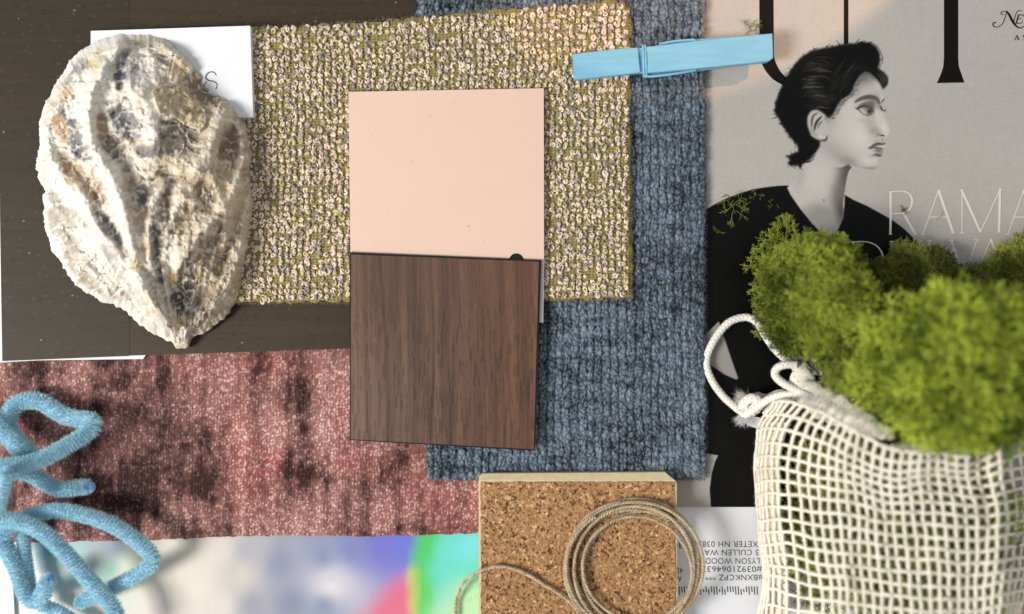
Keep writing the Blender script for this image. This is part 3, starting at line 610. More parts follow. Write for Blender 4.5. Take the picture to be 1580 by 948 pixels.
# the boucle loops
cx = []; cy = []
pitch_x, pitch_y = 10.2, 9.2
for j in range(70):
    for i in range(90):
        x = 332 + i * pitch_x; y = -6 + j * pitch_y
        gx = (i % 6 == 3) and rng.random() < .15; gy = (j % 5 == 2) and rng.random() < .12      # olive lines show between the loops
        if gx or gy: continue
        x += rng.normal() * .9 + 1.2 * math.sin(j * .7); y += rng.normal() * .7 - .03 * (x - 600)
        if x > ol_side(y) - 1 or x < 332: continue
        tp = np.interp(x, [p[0] for p in top], [p[1] for p in top]); bt = np.interp(x, [p[0] for p in bot], [p[1] for p in bot])
        if y < tp + 3 or y > bt - 3: continue
        cx.append(x); cy.append(y)
cx = np.array(cx); cy = np.array(cy); n = len(cx); X = cx[None]; Y = cy[None]
zb = ol_z(X, Y, X * 0 + .5, Y * 0 + .5)[0]
S = 10; K = 5
for rep in range(3):
    ang = rng.random(n) * 2 * np.pi; span = (2.2 + 3.6 * rng.random(n)); R = (1.5 + 1.3 * rng.random(n)); rr = (1.6 + .7 * rng.random(n)) * (1 if rep < 2 else .7)
    ox = rng.normal(size=n) * (1.7 if rep else .3); oy = rng.normal(size=n) * (1.9 if rep else .3); el = .75 + .9 * rng.random(n); rot = rng.normal(size=n) * .5 + np.pi / 2
    keep = rng.random(n) < (1 if rep == 0 else (.97 if rep == 1 else .85))
    th = ang[:, None] + span[:, None] * (np.linspace(0, 1, S)[None] - .5)
    lx = R[:, None] * np.cos(th) * el[:, None]; ly = R[:, None] * np.sin(th)
    px = cx[:, None] + ox[:, None] + lx * np.cos(rot)[:, None] - ly * np.sin(rot)[:, None]; py = cy[:, None] + oy[:, None] + lx * np.sin(rot)[:, None] + ly * np.cos(rot)[:, None]
    hz = np.sin(np.pi * np.linspace(0.05, .95, S))[None] * (.00022 + .00028 * rng.random(n)[:, None]) + .00008 * rep
    P = W(px, py, zb[:, None] + hz)
    T = np.gradient(P, axis=1); T /= np.linalg.norm(T, axis=2)[..., None] + 1e-12; N = np.cross(T, [0, 0, 1.0]); N /= np.linalg.norm(N, axis=2)[..., None] + 1e-9; B = np.cross(N, T)
    a = np.arange(K) * 2 * np.pi / K; prof = np.sin(np.pi * np.linspace(.10, .90, S)) ** .5
    r = (rr[:, None] * PX * prof[None])[:, :, None, None]
    v = P[:, :, None] + r * (N[:, :, None] * np.cos(a)[None, None, :, None] + B[:, :, None] * np.sin(a)[None, None, :, None])
    kind = rng.random(n); base = np.where(kind[:, None] < .62, s2l((226, 204, 184)), np.where(kind[:, None] < .86, s2l((164, 152, 144)), s2l((196, 184, 132))))
    base = np.where((rng.random(n) < .04)[:, None], s2l((150, 140, 136)), base) * (.78 + .45 * rng.random(n))[:, None]
    col = base[:, None, None, :] * (0.75 + .25 * prof)[None, :, None, None] * np.ones((n, S, K, 1))
    fq = gridfaces(K, S, wrap_u=True); idx = np.where(keep)[0]
    F = (np.arange(len(idx))[:, None, None] * (S * K) + fq[None]).reshape(-1, 4)
    g.add(v[idx].reshape(-1, 3), F, col[idx].reshape(-1, 3))
# wisps along the cut edges
n = 3600; t = rng.random(n); sd = rng.integers(0, 3, n); tp = pl(top, t); bt = pl(bot, t); ry = 12 + 448 * t
bx = np.where(sd == 0, tp[:, 0], np.where(sd == 1, bt[:, 0], ol_side(ry))); by = np.where(sd == 0, tp[:, 1], np.where(sd == 1, bt[:, 1], ry))
d = np.stack([np.where(sd == 2, 1, 0) + rng.normal(size=n) * .5, np.where(sd == 0, 1, np.where(sd == 1, -1, 0)) + rng.normal(size=n) * .5, rng.normal(size=n) * .5], -1); d /= np.linalg.norm(d, axis=1)[:, None]
hairs(g, W(bx, by, .0074 + .001 * rng.random(n)), d, .0005 + .0011 * rng.random(n), .00003, mixc(s2l((190, 170, 140)), s2l((130, 120, 60)), rng.random(n)), .9)
M_ol = mat('boucle_wool', None, 0.85, 0.15, sheen=0.15, var=(6000, .12))
tag(g.build('tweed_swatch', M_ol), 'olive green tweed fabric swatch covered in pale pink loops', 'fabric swatch')

# ---------------------------------------------------------------- pink sample chip
chip = empty('pink_chip', W(688, 320, .0084), 'pale pink glossy colour sample chip on the olive tweed, top half visible', 'sample chip')
M_pink = mat('pink_laminate', (230, 198, 180), 0.28, 0.4, bump=(300, .000012), var=(60, .012)); M_chipw = mat('chip_backing', (214, 214, 214), .5, .3)
# plate with a punched hole
hc = (797, 402.5); hr = 11.5; A_ = np.linspace(0, 2 * np.pi, 33)[:-1]
hole = np.stack([hc[0] + hr * np.cos(A_), hc[1] + hr * np.sin(A_)], -1)
def plate(g, x0, y0, x1, y1, zt, zb, holep, hc):
    cor = np.array([(537.5, 142), (839, 136.5), (839.5, 420), (541, 420)]); out = []
    for p in holep:         # ray from the hole centre to the outline
        d = p - np.array(hc); best = 1e9
        for i in range(4):
            a = cor[i]; b = cor[(i + 1) % 4]; e = b - a; den = d[0] * e[1] - d[1] * e[0]
            if abs(den) < 1e-9: continue
            w = a - np.array(hc); t = (w[0] * e[1] - w[1] * e[0]) / den; s = (w[0] * d[1] - w[1] * d[0]) / den
            if t > 0 and -1e-9 <= s <= 1 + 1e-9: best = min(best, t)
        out.append(np.array(hc) + d * best)
    out = np.array(out)
    for c_ in cor: j = np.argmin(np.hypot(*(out - c_).T)); out[j] = c_
    n = len(out); i = np.arange(n); j = (i + 1) % n
    for z, fl in ((zt, 0), (zb, 1)):
        v = np.concatenate([W(out[:, 0], out[:, 1], z), W(holep[:, 0], holep[:, 1], z)]); f = np.stack([i, j, n + j, n + i], -1); g.add(v, f if fl else f[:, ::-1])
    for r, fl in ((out, 0), (holep, 1)):
        v = np.concatenate([W(r[:, 0], r[:, 1], zt), W(r[:, 0], r[:, 1], zt) * [1, 1, 0] + [0, 0, zb]]); f = np.stack([i, j, n + j, n + i], -1); g.add(v, f if not fl else f[:, ::-1])
g = G(); plate(g, 0, 0, 0, 0, .0112, .0100, hole, hc); g.build('pink_face', M_pink, chip, smooth=False)
M_dust = mat('dust', None, .8, .1)
for x_, y_, a_, l_ in ((723, 349, .9, 4), (636, 249, 2, 1.6), (664, 180, 0, 1.4), (748, 372, 1.4, 1.6), (574, 210, .4, 1.8), (600, 330, 2.2, 1.3), (806, 300, .3, 1.2), (702, 160, 1, 1.2), (580, 372, .2, 1.5)):
    g = G(); ribbon(g, [(x_ - l_ * math.cos(a_) / 2, y_ - l_ * math.sin(a_) / 2), (x_, y_ + .2), (x_ + l_ * math.cos(a_) / 2, y_ + l_ * math.sin(a_) / 2)], .8, .0112 + .00003, s2l((150, 110, 92))); g.build('dust_mark', M_dust, chip, smooth=False)
flatbox('label_strip', [(541, 420.5), (839.5, 420.5), (838, 498), (541, 498)], .0110, .0100, M_chipw, chip)
g = G(); q = np.stack([hc[0] + 13 * np.cos(A_), hc[1] + 13 * np.sin(A_)], -1); prism(g, q, .0099, .0094, s2l((20, 16, 14)))
g.build('hole_dark_disc', mat('black_gloss', (24, 20, 16), .18, .6), chip, smooth=False)  # black disc added below the punched hole to stand in for its darkness

# ---------------------------------------------------------------- walnut sample
wd = empty('wood_sample', W(685, 540, .0112), 'dark walnut laminate sample board with black edges overlapping the pink chip', 'sample board')
def wood_c(X, Y, U, V):
    wx = X + 7 * (fbm(X / 80, Y / 260, 1) - .5) + 10 * np.sin(Y / 190 + 1) * sm(540, 700, X) * .5
    g1 = fbm(wx / 16, Y / 420, 2) - .5; g2 = fbm(wx / 3.2, Y / 150, 4) - .5; g3 = fbm(wx / 1.4, Y / 26, 5); t = .5 + .9 * g1 + .42 * g2
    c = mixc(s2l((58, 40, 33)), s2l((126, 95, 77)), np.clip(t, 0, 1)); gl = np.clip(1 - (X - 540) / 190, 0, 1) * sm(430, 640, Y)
    c = mixc(c, s2l((132, 112, 99)), .45 * gl * (0.6 + .8 * g2))  # greyish gloss reflection at the lower left, painted into the wood colour
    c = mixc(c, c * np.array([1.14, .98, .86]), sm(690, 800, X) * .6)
    col = np.floor(wx / 1.7).astype(int) & 255; yy = Y / 24 + _T[2][col, 11] * 9; ro = np.floor(yy).astype(int) & 255
    pore = (_T[3][ro, col] > .70) * sm(.5, .42, np.abs(yy - np.floor(yy) - .5)); c = c * (1 - .42 * pore * sm(560, 470, Y * 0 + 500) * (.35 + .65 * sm(420, 520, Y)))[..., None]
    for xl, am, w in ((560, .35, 3.5), (589, .5, 3), (640, .25, 4), (665, .4, 3), (697, .3, 3), (735, .22, 5), (612, .2, 6), (775, .2, 4)):
        xx = xl + (Y - 400) * .035 * (1 if xl < 620 else .2) + 3 * np.sin(Y / 60 + xl); c = c * (1 - am * np.exp(-((X - xx) / w) ** 2) * (.5 + .5 * vn(X / 9, Y / 90, 5)))[..., None]
    return np.clip(c, .01, .5)
Zw = lambda X, Y, U, V: .0124 + .00000 * X
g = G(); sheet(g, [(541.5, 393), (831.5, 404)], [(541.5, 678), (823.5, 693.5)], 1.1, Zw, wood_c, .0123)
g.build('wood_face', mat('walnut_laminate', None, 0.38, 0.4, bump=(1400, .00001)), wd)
flatbox('black_core', [(539.5, 389.5), (835.5, 401.5), (825.5, 696), (539.5, 679.5)], .0122, .0113, mat('black_core', (22, 17, 15), .4, .4), wd)
# ---------------------------------------------------------------- oyster shell
OUT = [(152, 62), (175, 54), (205, 51), (240, 51), (264, 57), (272, 67), (285, 80), (300, 96), (316, 117), (335, 132), (349, 145), (362, 160), (375, 176), (383, 195), (387, 216), (391, 240), (388, 262), (389, 285), (391, 300), (393, 323), (387, 351), (384, 380), (380, 408), (374, 440), (369, 462), (344, 491), (321, 511), (298, 522), (291, 534), (283, 538), (271, 536), (264, 528), (240, 517), (211, 497), (188, 477), (171, 469), (155, 466), (148, 459), (131, 451), (111, 434), (103, 420), (91, 402), (77, 377), (70, 348), (67, 317), (68, 291), (61, 281), (55, 252), (58, 238), (61, 227), (61, 190), (68, 167), (83, 133), (97, 113), (108, 93), (123, 80), (138, 69)]
def dline(X, Y, pts):
    d = np.full(X.shape, 1e9)
    q = spline(pts, 6)[:, :2]
    for i in range(len(q) - 1):
        a, b = q[i], q[i + 1]; e = b - a; t = np.clip(((X - a[0]) * e[0] + (Y - a[1]) * e[1]) / (e @ e + 1e-9), 0, 1)
        d = np.minimum(d, np.hypot(X - a[0] - t * e[0], Y - a[1] - t * e[1]))
    return d
def pin(X, Y, poly):
    ins = np.zeros(X.shape, bool); p = np.asarray(poly, float)
    for i in range(len(p)):
        xa, ya = p[i]; xb, yb = p[i - 1]
        if ya != yb: ins ^= ((ya > Y) != (yb > Y)) & (X < (xb - xa) * (Y - ya) / (yb - ya) + xa)
    return ins
NR, NA = 250, 760
q = spline(OUT + [OUT[0]], 1.0)[:-1, :2]; tt = np.linspace(0, len(q), NA, endpoint=False)
O = np.stack([np.interp(tt, np.arange(len(q) + 1), np.append(q[:, i_], q[0, i_])) for i_ in (0, 1)], -1)
O += (fbm(O[:, 0] / 7, O[:, 1] / 7, 3)[:, None] - .5) * 8 * ((O - [225, 300]) / np.hypot(*(O - [225, 300]).T)[:, None])
cen = np.array([228.0, 300.0]); s = (np.arange(NR) / (NR - 1)) ** .75
X = cen[0] + s[:, None] * (O[:, 0] - cen[0])[None]; Y = cen[1] + s[:, None] * (O[:, 1] - cen[1])[None]; S_ = s[:, None] + 0 * X
q_ = lambda *p: [(a / 1.707, b / 1.707) for a, b in p]
wX = X + 7 * (fbm(X / 24, Y / 24, 1) - .5) + 3 * (fbm(X / 7, Y / 7, 3) - .5); wY = Y + 7 * (fbm(X / 24, Y / 24, 4) - .5) + 3 * (fbm(X / 7, Y / 7, 6) - .5)
rr = np.hypot(wX - 283, wY - 570); th = np.arctan2(wX - 283, 570 - wY)
# broad folds: (path, half width, height mm)
RID = [(q_((305, 125), (268, 180), (242, 250), (232, 310), (240, 370), (268, 425), (302, 480), (322, 550), (346, 630), (364, 710), (395, 790), (440, 860)), 13, 5.0), (q_((150, 230), (112, 330), (124, 405), (165, 465), (218, 525), (255, 590), (298, 660), (360, 750), (430, 830)), 13, 4.4),
       (q_((610, 265), (575, 330), (545, 410), (520, 440)), 17, 4.2), (q_((640, 350), (640, 450), (600, 540), (545, 600), (500, 650), (480, 690)), 13, 4.2), (q_((370, 240), (395, 300), (410, 370)), 22, 3.0), (q_((430, 480), (400, 560), (392, 640), (410, 760), (440, 850)), 9, 2.6),
       (q_((650, 560), (640, 650), (600, 740), (540, 820), (500, 870)), 13, 2.8), (q_((120, 520), (160, 620), (230, 720), (320, 790), (400, 850)), 15, 2.0), (q_((560, 470), (590, 560), (590, 640)), 8, 2.0), (q_((300, 90), (400, 95), (470, 150), (560, 210), (640, 290)), 8, 2.6), (q_((350, 150), (340, 200), (345, 240)), 6, 1.4), (q_((215, 170), (190, 230), (150, 290)), 8, 1.6)]
ridge = 0; rmask = np.zeros(X.shape)
for pts, w, a in RID:
    d = dline(wX, wY, pts); b = np.exp(-(d / w) ** 2); ridge = ridge + a * b; rmask = np.maximum(rmask, b * min(1, a / 3.5))
# coloured hollows: (x, y, rx, ry, lean, colour, strength, depth mm) in close-up units
PAT = [(197, 362, 24, 66, -.45, (98, 100, 110), 1, 1.6), (165, 345, 14, 40, -.4, (196, 164, 120), .9, .3), (190, 450, 20, 40, -.55, (178, 142, 96), .8, .5), (250, 490, 24, 26, -.5, (172, 142, 108), .8, .6), (330, 170, 20, 30, 0, (120, 122, 128), .9, .8), (318, 205, 10, 26, .3, (92, 96, 104), .9, 1), (325, 318, 24, 52, -.45, (94, 96, 104), 1, 1.8), (345, 345, 14, 44, -.3, (142, 140, 140), .7, .5), (272, 340, 14, 44, .05, (176, 146, 108), .9, 1.0), (300, 385, 22, 30, 0, (122, 104, 88), .8, 1.2), (385, 396, 32, 13, .15, (100, 98, 102), .95, 1.2),
       (478, 362, 48, 44, 0, (132, 122, 112), 1, 1.8), (535, 236, 62, 26, .5, (134, 116, 98), .95, 1.4), (590, 275, 18, 16, 0, (150, 134, 114), .6, .4), (612, 392, 30, 44, -.1, (134, 112, 90), .95, 1.0), (632, 470, 14, 40, 0, (186, 168, 140), .6, .4), (430, 505, 36, 56, .2, (138, 122, 104), .9, 1.4), (372, 512, 13, 26, 0, (112, 110, 114), .9, .8), (340, 480, 18, 30, 0, (180, 156, 124), .7, .4), (482, 575, 26, 40, .3, (158, 144, 128), .8, .8), (540, 520, 22, 42, -.3, (134, 114, 94), .8, 1), (280, 598, 15, 50, -.6, (128, 126, 132), .95, 1.0), (262, 520, 20, 12, .4, (150, 128, 100), .7, .4), (410, 670, 12, 80, -.12, (112, 110, 116), .95, 1.2), (440, 620, 16, 40, 0, (162, 158, 150), .6, .3),
       (492, 742, 27, 58, .18, (112, 102, 98), 1, 1.5), (470, 790, 13, 22, 0, (98, 92, 92), .9, .6), (555, 640, 26, 60, .35, (150, 132, 110), .9, 1.1), (590, 690, 18, 40, .3, (130, 112, 94), .8, .8), (525, 822, 22, 60, .35, (146, 126, 102), .9, 1.2), (570, 770, 20, 30, .4, (178, 158, 130), .7, .4), (240, 752, 32, 18, .5, (170, 158, 132), .9, .6), (160, 590, 34, 34, 0, (172, 164, 148), .75, .4), (200, 690, 30, 20, .6, (176, 164, 142), .8, .6), (140, 530, 16, 26, 0, (176, 168, 156), .7, .3), (190, 640, 20, 14, .4, (196, 188, 170), .6, .2), (320, 780, 26, 12, .6, (184, 174, 156), .7, .3), (205, 182, 17, 24, .3, (132, 130, 134), .95, .8), (248, 172, 17, 34, .35, (216, 200, 158), .9, .2), (152, 248, 34, 20, -.5, (196, 172, 136), .9, .3), (185, 215, 16, 12, 0, (134, 126, 122), .7, .3), (395, 112, 66, 17, .12, (182, 174, 148), .95, .4), (420, 150, 34, 10, .6, (134, 116, 92), .8, .7), (480, 175, 44, 12, .65, (196, 174, 140), .9, .4),
       (410, 200, 20, 30, 0, (206, 200, 196), .6, .3), (370, 190, 14, 34, .2, (170, 168, 170), .7, .5), (460, 852, 10, 14, 0, (224, 194, 120), .8, 0), (452, 736, 12, 18, 0, (216, 186, 128), .8, 0), (358, 690, 12, 26, 0, (222, 200, 150), .7, 0), (385, 620, 10, 50, 0, (206, 178, 140), .6, .3), (400, 440, 30, 20, 0, (208, 196, 178), .5, 0), (345, 575, 14, 30, 0, (190, 160, 122), .6, .4), (520, 700, 18, 30, .3, (170, 152, 126), .7, .4), (300, 690, 12, 40, -.5, (160, 158, 158), .7, .4), (350, 760, 10, 40, -.5, (168, 164, 160), .6, .3), (470, 415, 18, 10, 0, (206, 196, 176), .8, -.4), (120, 430, 12, 30, 0, (206, 196, 176), .5, 0), (430, 800, 12, 30, 0, (180, 172, 160), .6, .3)]
streak = fbm(th * 26, rr / 60, 5, 4) - .5; ripple = fbm(th * 9, rr / 9, 3, 4) - .5; mid = fbm(X / 17, Y / 17, 2, 4) - .5; fine = fbm(X / 5, Y / 5, 6, 4) - .5
bc = mixc(s2l((234, 229, 220)), s2l((206, 190, 164)), sm(.35, .7, .5 + 1.0 * mid + (X - 250) / 420)); bc = bc * (1 + .5 * streak + .35 * ripple)[..., None]
dep = 0; nz = .55 * (fbm(X / 8, Y / 8, 2, 4) - .5) * 2 + .9 * streak
for (x, y, rx, ry, an, c_, st_, dp) in PAT:
    dx, dy = wX - x / 1.707, wY - y / 1.707; cs, sn = math.cos(an), math.sin(an); e = np.sqrt(((dx * cs + dy * sn) / (rx / 1.707)) ** 2 + ((-dx * sn + dy * cs) / (ry / 1.707)) ** 2)
    m = sm(1.28, .78, e * .82 + nz * 1.0) * st_; bc = mixc(bc, s2l(c_) * (1 + .5 * streak + .25 * fine)[..., None], m * .93); dep = dep + dp * sm(1.35, .6, e)
# layered growth edges, scaly, with pale lips and a thin dark line under them
per = 40.0; ph = rr / per + 1.1 * (fbm(X / 36, Y / 36, 2) - .5) + .55 * (fbm(th * 14, rr / 30, 5) - .5) + .5 * np.sin(th * 7); saw = ph - np.floor(ph)
lamid = _T[6][(np.floor(ph).astype(int)) & 255, (np.floor(th * 12 + 2 * fbm(X / 20, Y / 20, 1)).astype(int)) & 255]; lipm = sm(.86, .97, saw) * sm(.3, .6, lamid); und = sm(.06, .0, saw) * sm(.3, .6, lamid)
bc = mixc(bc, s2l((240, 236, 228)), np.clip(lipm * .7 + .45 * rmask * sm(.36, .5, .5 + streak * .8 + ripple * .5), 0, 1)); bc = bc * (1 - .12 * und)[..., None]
fleck = sm(.66, .72, fbm(X / 6, Y / 9, 7, 3)); bc = mixc(bc, s2l((244, 240, 232)), fleck * .7)
# stacked scales: ragged steps that drop away from the hinge, each sector of the fan on its own beat
sec = th * 5.2 + 1.1 * (fbm(X / 40, Y / 40, 6) - .5); si = np.floor(sec); sf = np.abs(sec - si - .5) * 2; off = _T[1][5, si.astype(int) & 255] * 3
ph2 = rr / 21.0 + off + .55 * (fbm(X / 15, Y / 15, 4, 4) - .5) * 2 + .35 * (1 - sf ** 2) + .30 * (fbm(X / 4, Y / 4, 2, 3) - .5); s2_ = ph2 - np.floor(ph2); k2 = _T[3][np.floor(ph2).astype(int) & 255, si.astype(int) & 255]
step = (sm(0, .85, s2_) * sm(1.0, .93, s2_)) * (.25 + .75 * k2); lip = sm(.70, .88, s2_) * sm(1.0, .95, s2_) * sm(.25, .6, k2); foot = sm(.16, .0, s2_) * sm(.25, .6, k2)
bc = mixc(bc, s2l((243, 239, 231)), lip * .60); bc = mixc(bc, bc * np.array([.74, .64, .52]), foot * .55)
flap = q_((404, 240), (430, 228), (460, 234), (484, 222), (498, 226), (502, 246), (520, 262), (536, 288), (540, 320), (530, 342), (505, 336), (470, 316), (446, 300), (425, 306), (406, 276))
fm = pin(wX, wY, flap).astype(float); fin_ = pin(wX + 2.0, wY + 3.0, flap) & pin(wX - 1.5, wY, flap)
bc = np.where((fm > 0)[..., None], mixc(s2l((212, 198, 170)), s2l((168, 152, 128)), sm(.4, .6, .5 + fine + streak)), bc); bc = np.where(((fm > 0) & ~fin_)[..., None], s2l((240, 234, 220)), bc)
dome = 19.0 * (1 - S_ ** 2.4) ** .8; dome = dome * (1 - .35 * sm(470, 540, Y)) + 1.5; env = sm(1.0, .91, S_)
shz = 5.6 + dome + env * (ridge * 1.25 - dep * .85 + .45 * saw ** 2 * (.35 + .65 * lamid) + 1.25 * step * sm(0, .25, rr / 260) + 2.2 * streak + 1.0 * ripple + 2.2 * mid + .7 * fine + 2.2 * fm + .3 * fleck) + (1 - env) * (1.2 * mid + .8 * ripple)
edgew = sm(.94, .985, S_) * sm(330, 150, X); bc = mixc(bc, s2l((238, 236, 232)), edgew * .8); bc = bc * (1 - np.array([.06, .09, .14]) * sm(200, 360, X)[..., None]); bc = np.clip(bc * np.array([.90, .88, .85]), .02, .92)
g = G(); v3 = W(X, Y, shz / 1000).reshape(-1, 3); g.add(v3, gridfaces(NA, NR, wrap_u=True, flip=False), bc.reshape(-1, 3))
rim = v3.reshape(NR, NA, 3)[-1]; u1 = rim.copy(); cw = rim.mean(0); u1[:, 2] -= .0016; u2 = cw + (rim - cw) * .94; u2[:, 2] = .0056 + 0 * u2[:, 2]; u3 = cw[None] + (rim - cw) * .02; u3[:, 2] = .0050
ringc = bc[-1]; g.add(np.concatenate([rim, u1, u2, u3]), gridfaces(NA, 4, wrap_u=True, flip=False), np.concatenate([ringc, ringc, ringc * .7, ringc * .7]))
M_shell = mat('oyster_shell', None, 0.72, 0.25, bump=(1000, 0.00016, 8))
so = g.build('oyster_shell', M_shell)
# make sure the outside faces out
tag(so, 'large rough oyster shell with white ridges and grey and tan hollows at the left', 'shell')
# ---------------------------------------------------------------- cork tile
ct = empty('cork_tile', W(890, 880, 0.0016), 'square cork tile on a pale wooden base under the twine', 'tile')
ZC = .0118
M_board = mat('pale_board', (214, 196, 158), .65, .3, bump=(900, .00006), var=(500, .10))
g = G(); t_ = [(738.5, 742.5), (742, 741.5), (1041.5, 741.5), (1044, 745), (1046, 1060), (739, 1060)]; b_ = [(739, 736), (745, 731), (1026, 729), (1040, 741), (1045, 1060), (740, 1060)]
tv = W(*np.array(t_).T, ZC - .0006); bv = W(*np.array(b_).T, .0098); bv0 = bv.copy(); bv0[:, 2] = .0017; n = 6; i = np.arange(n)
g.add(tv, i[None, ::-1]); g.add(np.concatenate([tv, bv]), np.stack([i, (i + 1) % n, n + (i + 1) % n, n + i], -1)); g.add(np.concatenate([bv, bv0]), np.stack([i, (i + 1) % n, n + (i + 1) % n, n + i], -1))
g.build('wooden_base', M_board, ct, smooth=False)
def cork_f(X, Y):
    wx = X + 3 * (fbm(X / 6, Y / 6, 1) - .5); wy = Y + 3 * (fbm(X / 6, Y / 6, 3) - .5); return worley(wx / 4.2, wy / 3.8, 5, 1.0), worley(wx / 3.0 + 9, wy / 2.8, 2, 1.0)
def cork_c(X, Y, U, V):
    (f1, f2, i1), (g1, g2, i2) = cork_f(X, Y); t = .46 * i1 + .30 * i2 + .34 * fbm(X / 3, Y / 3, 6)
    c = mixc(s2l((122, 84, 54)), s2l((200, 156, 110)), np.clip(t * 1.2 - .08, 0, 1)); c = np.where((i1 > .94)[..., None], mixc(c, s2l((240, 202, 152)), .5 + 0 * X), c)
    gap = sm(.11, .02, f2 - f1) * (.35 + .65 * (vn(X / 3, Y / 3, 3) > .42)); c = mixc(c, s2l((86, 46, 22)), gap * .8)
    pit = sm(.36, .29, fbm(X / 3.4, Y / 3.4, 4, 3)); c = mixc(c, s2l((66, 34, 16)), np.clip(pit, 0, 1) * .8)
    big = fbm(X / 50, Y / 50, 2); return np.clip(c * (.86 + .28 * big)[..., None], .01, .85)
def cork_z(X, Y, U, V):
    (f1, f2, i1), (g1, g2, i2) = cork_f(X, Y); return ZC - .0002 + .00022 * i1 * sm(0, .2, f2 - f1) + .0001 * i2 - .0003 * sm(.36, .29, fbm(X / 3.4, Y / 3.4, 4, 3))
g = G(); sheet(g, [(741.5, 744.5), (1040.5, 744)], [(742.5, 1058), (1043, 1058)], .95, cork_z, cork_c, ZC - .0008, rag=1.2, seed=4)
g.build('cork_face', mat('cork', None, .8, .2), ct)

# ---------------------------------------------------------------- twine
def twine(g, pts, w_px, step=2.0, fuzz=1.0, plies=2, tw=9.0):
    P, s_, q = pxpath(pts, step); T, N, B = frames(P); n = len(P); L = np.arange(n) * step
    L = L + 6 * np.sin(L / 47.0 + rng.random() * 6); r = w_px * s_ * (1 + .16 * (fbm(L / 24, L * 0 + rng.random() * 50, 1) - .5) * 2)
    for k_ in range(plies):
        a = 2 * np.pi * (L / (tw * w_px / 5) / 1.0 + k_ / plies); off = .24 * r
        Q = P + N * (off * np.cos(a))[:, None] + B * (off * np.sin(a))[:, None]
        t = fbm(L / 9, L * 0 + k_ * 9 + rng.random() * 90, 2); c = mixc(s2l((142, 120, 92)), s2l((214, 196, 166)), np.clip(t * 1.5 - .25, 0, 1))
        def dsp(S, A, L=L): return 1 + .22 * (vn(A * 2.2 + 20 + L[S] * .55, L[S] / 7, 5) - .5)
        tube(g, Q, .285 * r, 7, c, disp=dsp)
    m = int(n * 3.2 * fuzz); j = rng.integers(1, n - 1, m); an = rng.random(m) * 2 * np.pi
    rad = N[j] * np.cos(an)[:, None] + B[j] * np.sin(an)[:, None]; base = P[j] + rad * (.40 * r[j])[:, None]
    d = T[j] * (1.5 * np.sign(rng.normal(size=m)))[:, None] + rad * (.35 + .9 * rng.random(m) ** 2)[:, None] + rng.normal(size=(m, 3)) * .25; d /= np.linalg.norm(d, axis=1)[:, None]
    hairs(g, base, d, (.0005 + .0016 * rng.random(m) ** 2), .000028, mixc(s2l((160, 138, 108)), s2l((226, 210, 182)), rng.random(m)), .8)
M_tw = mat('jute', None, .75, .25)
g = G(); cxT, cyT = 978, 874; turns = 8; pts = []; zc = ZC * 1000
N_ = turns * 24; rxs = [105, 97, 88, 80, 101, 92, 84, 108, 95]; offs = [(0, 0), (-4, 2), (3, -3), (5, 5), (-7, 4), (1, 1), (8, 2), (0, 6), (-3, 0)]
for i in range(N_ + 1):
    f = i / 24; a = -2 * np.pi * f + 2.2; k0 = int(f) % 9; k1 = (k0 + 1) % 9; t = f - int(f)
    R = rxs[k0] * (1 - t) + rxs[k1] * t; ox = offs[k0][0] * (1 - t) + offs[k1][0] * t; oy = offs[k0][1] * (1 - t) + offs[k1][1] * t
    R += 3 * math.sin(a * 2 + f); x = cxT + ox + R * 1.02 * math.cos(a); y = cyT + oy - R * math.sin(a)
    lay = [0, 1.3, .2, 2.4, 1.5, 2.7, .4, 2.0, 3.0][k0] * (1 - t) + [0, 1.3, .2, 2.4, 1.5, 2.7, .4, 2.0, 3.0][k1] * t
    pts.append((x, y, zc + .8 + lay))
P0 = pts[-1]
twine(g, pts, 5.6, 2.0)
c7 = lambda x, y, z: (700 + x / 4.051, 720 + y / 4.051, z)
tail = [c7(22, 1000, 2.5), c7(14, 900, 2.6), c7(20, 830, 3.0), c7(50, 745, 5.5), c7(105, 690, 9), c7(165, 655, 12.5), c7(230, 632, 13), c7(300, 625, 13.2), c7(390, 645, 13.4), c7(480, 685, 13), c7(560, 735, 13), c7(650, 790, 13.4), c7(730, 850, 14), c7(790, 930, 14.5), c7(840, 1020, 14.5), c7(930, 1100, 14.5)]
twine(g, tail, 5.6, 2.0, 1.6)
# a few loose curls
for cx_, cy_, r_ in ((893, 800, 5), (900, 795, 8), (722, 905, 8), (716, 920, 12), (730, 890, 9), (812, 840, 7), (845, 915, 6)):
    a = np.linspace(0, 4 + rng.random() * 2, 22); z_ = (zc + 1.2) if cx_ > 740 else 2.5
    tube(g, W(cx_ + r_ * np.cos(a) + a * 1.2, cy_ + r_ * .8 * np.sin(a), (z_ + .6 * np.sin(a)) / 1000), .00006, 3, s2l((190, 168, 132)), caps=False)
tag(g.build('twine_coil', M_tw), 'coil of beige jute twine with a loose tail lying on the cork tile', 'twine')

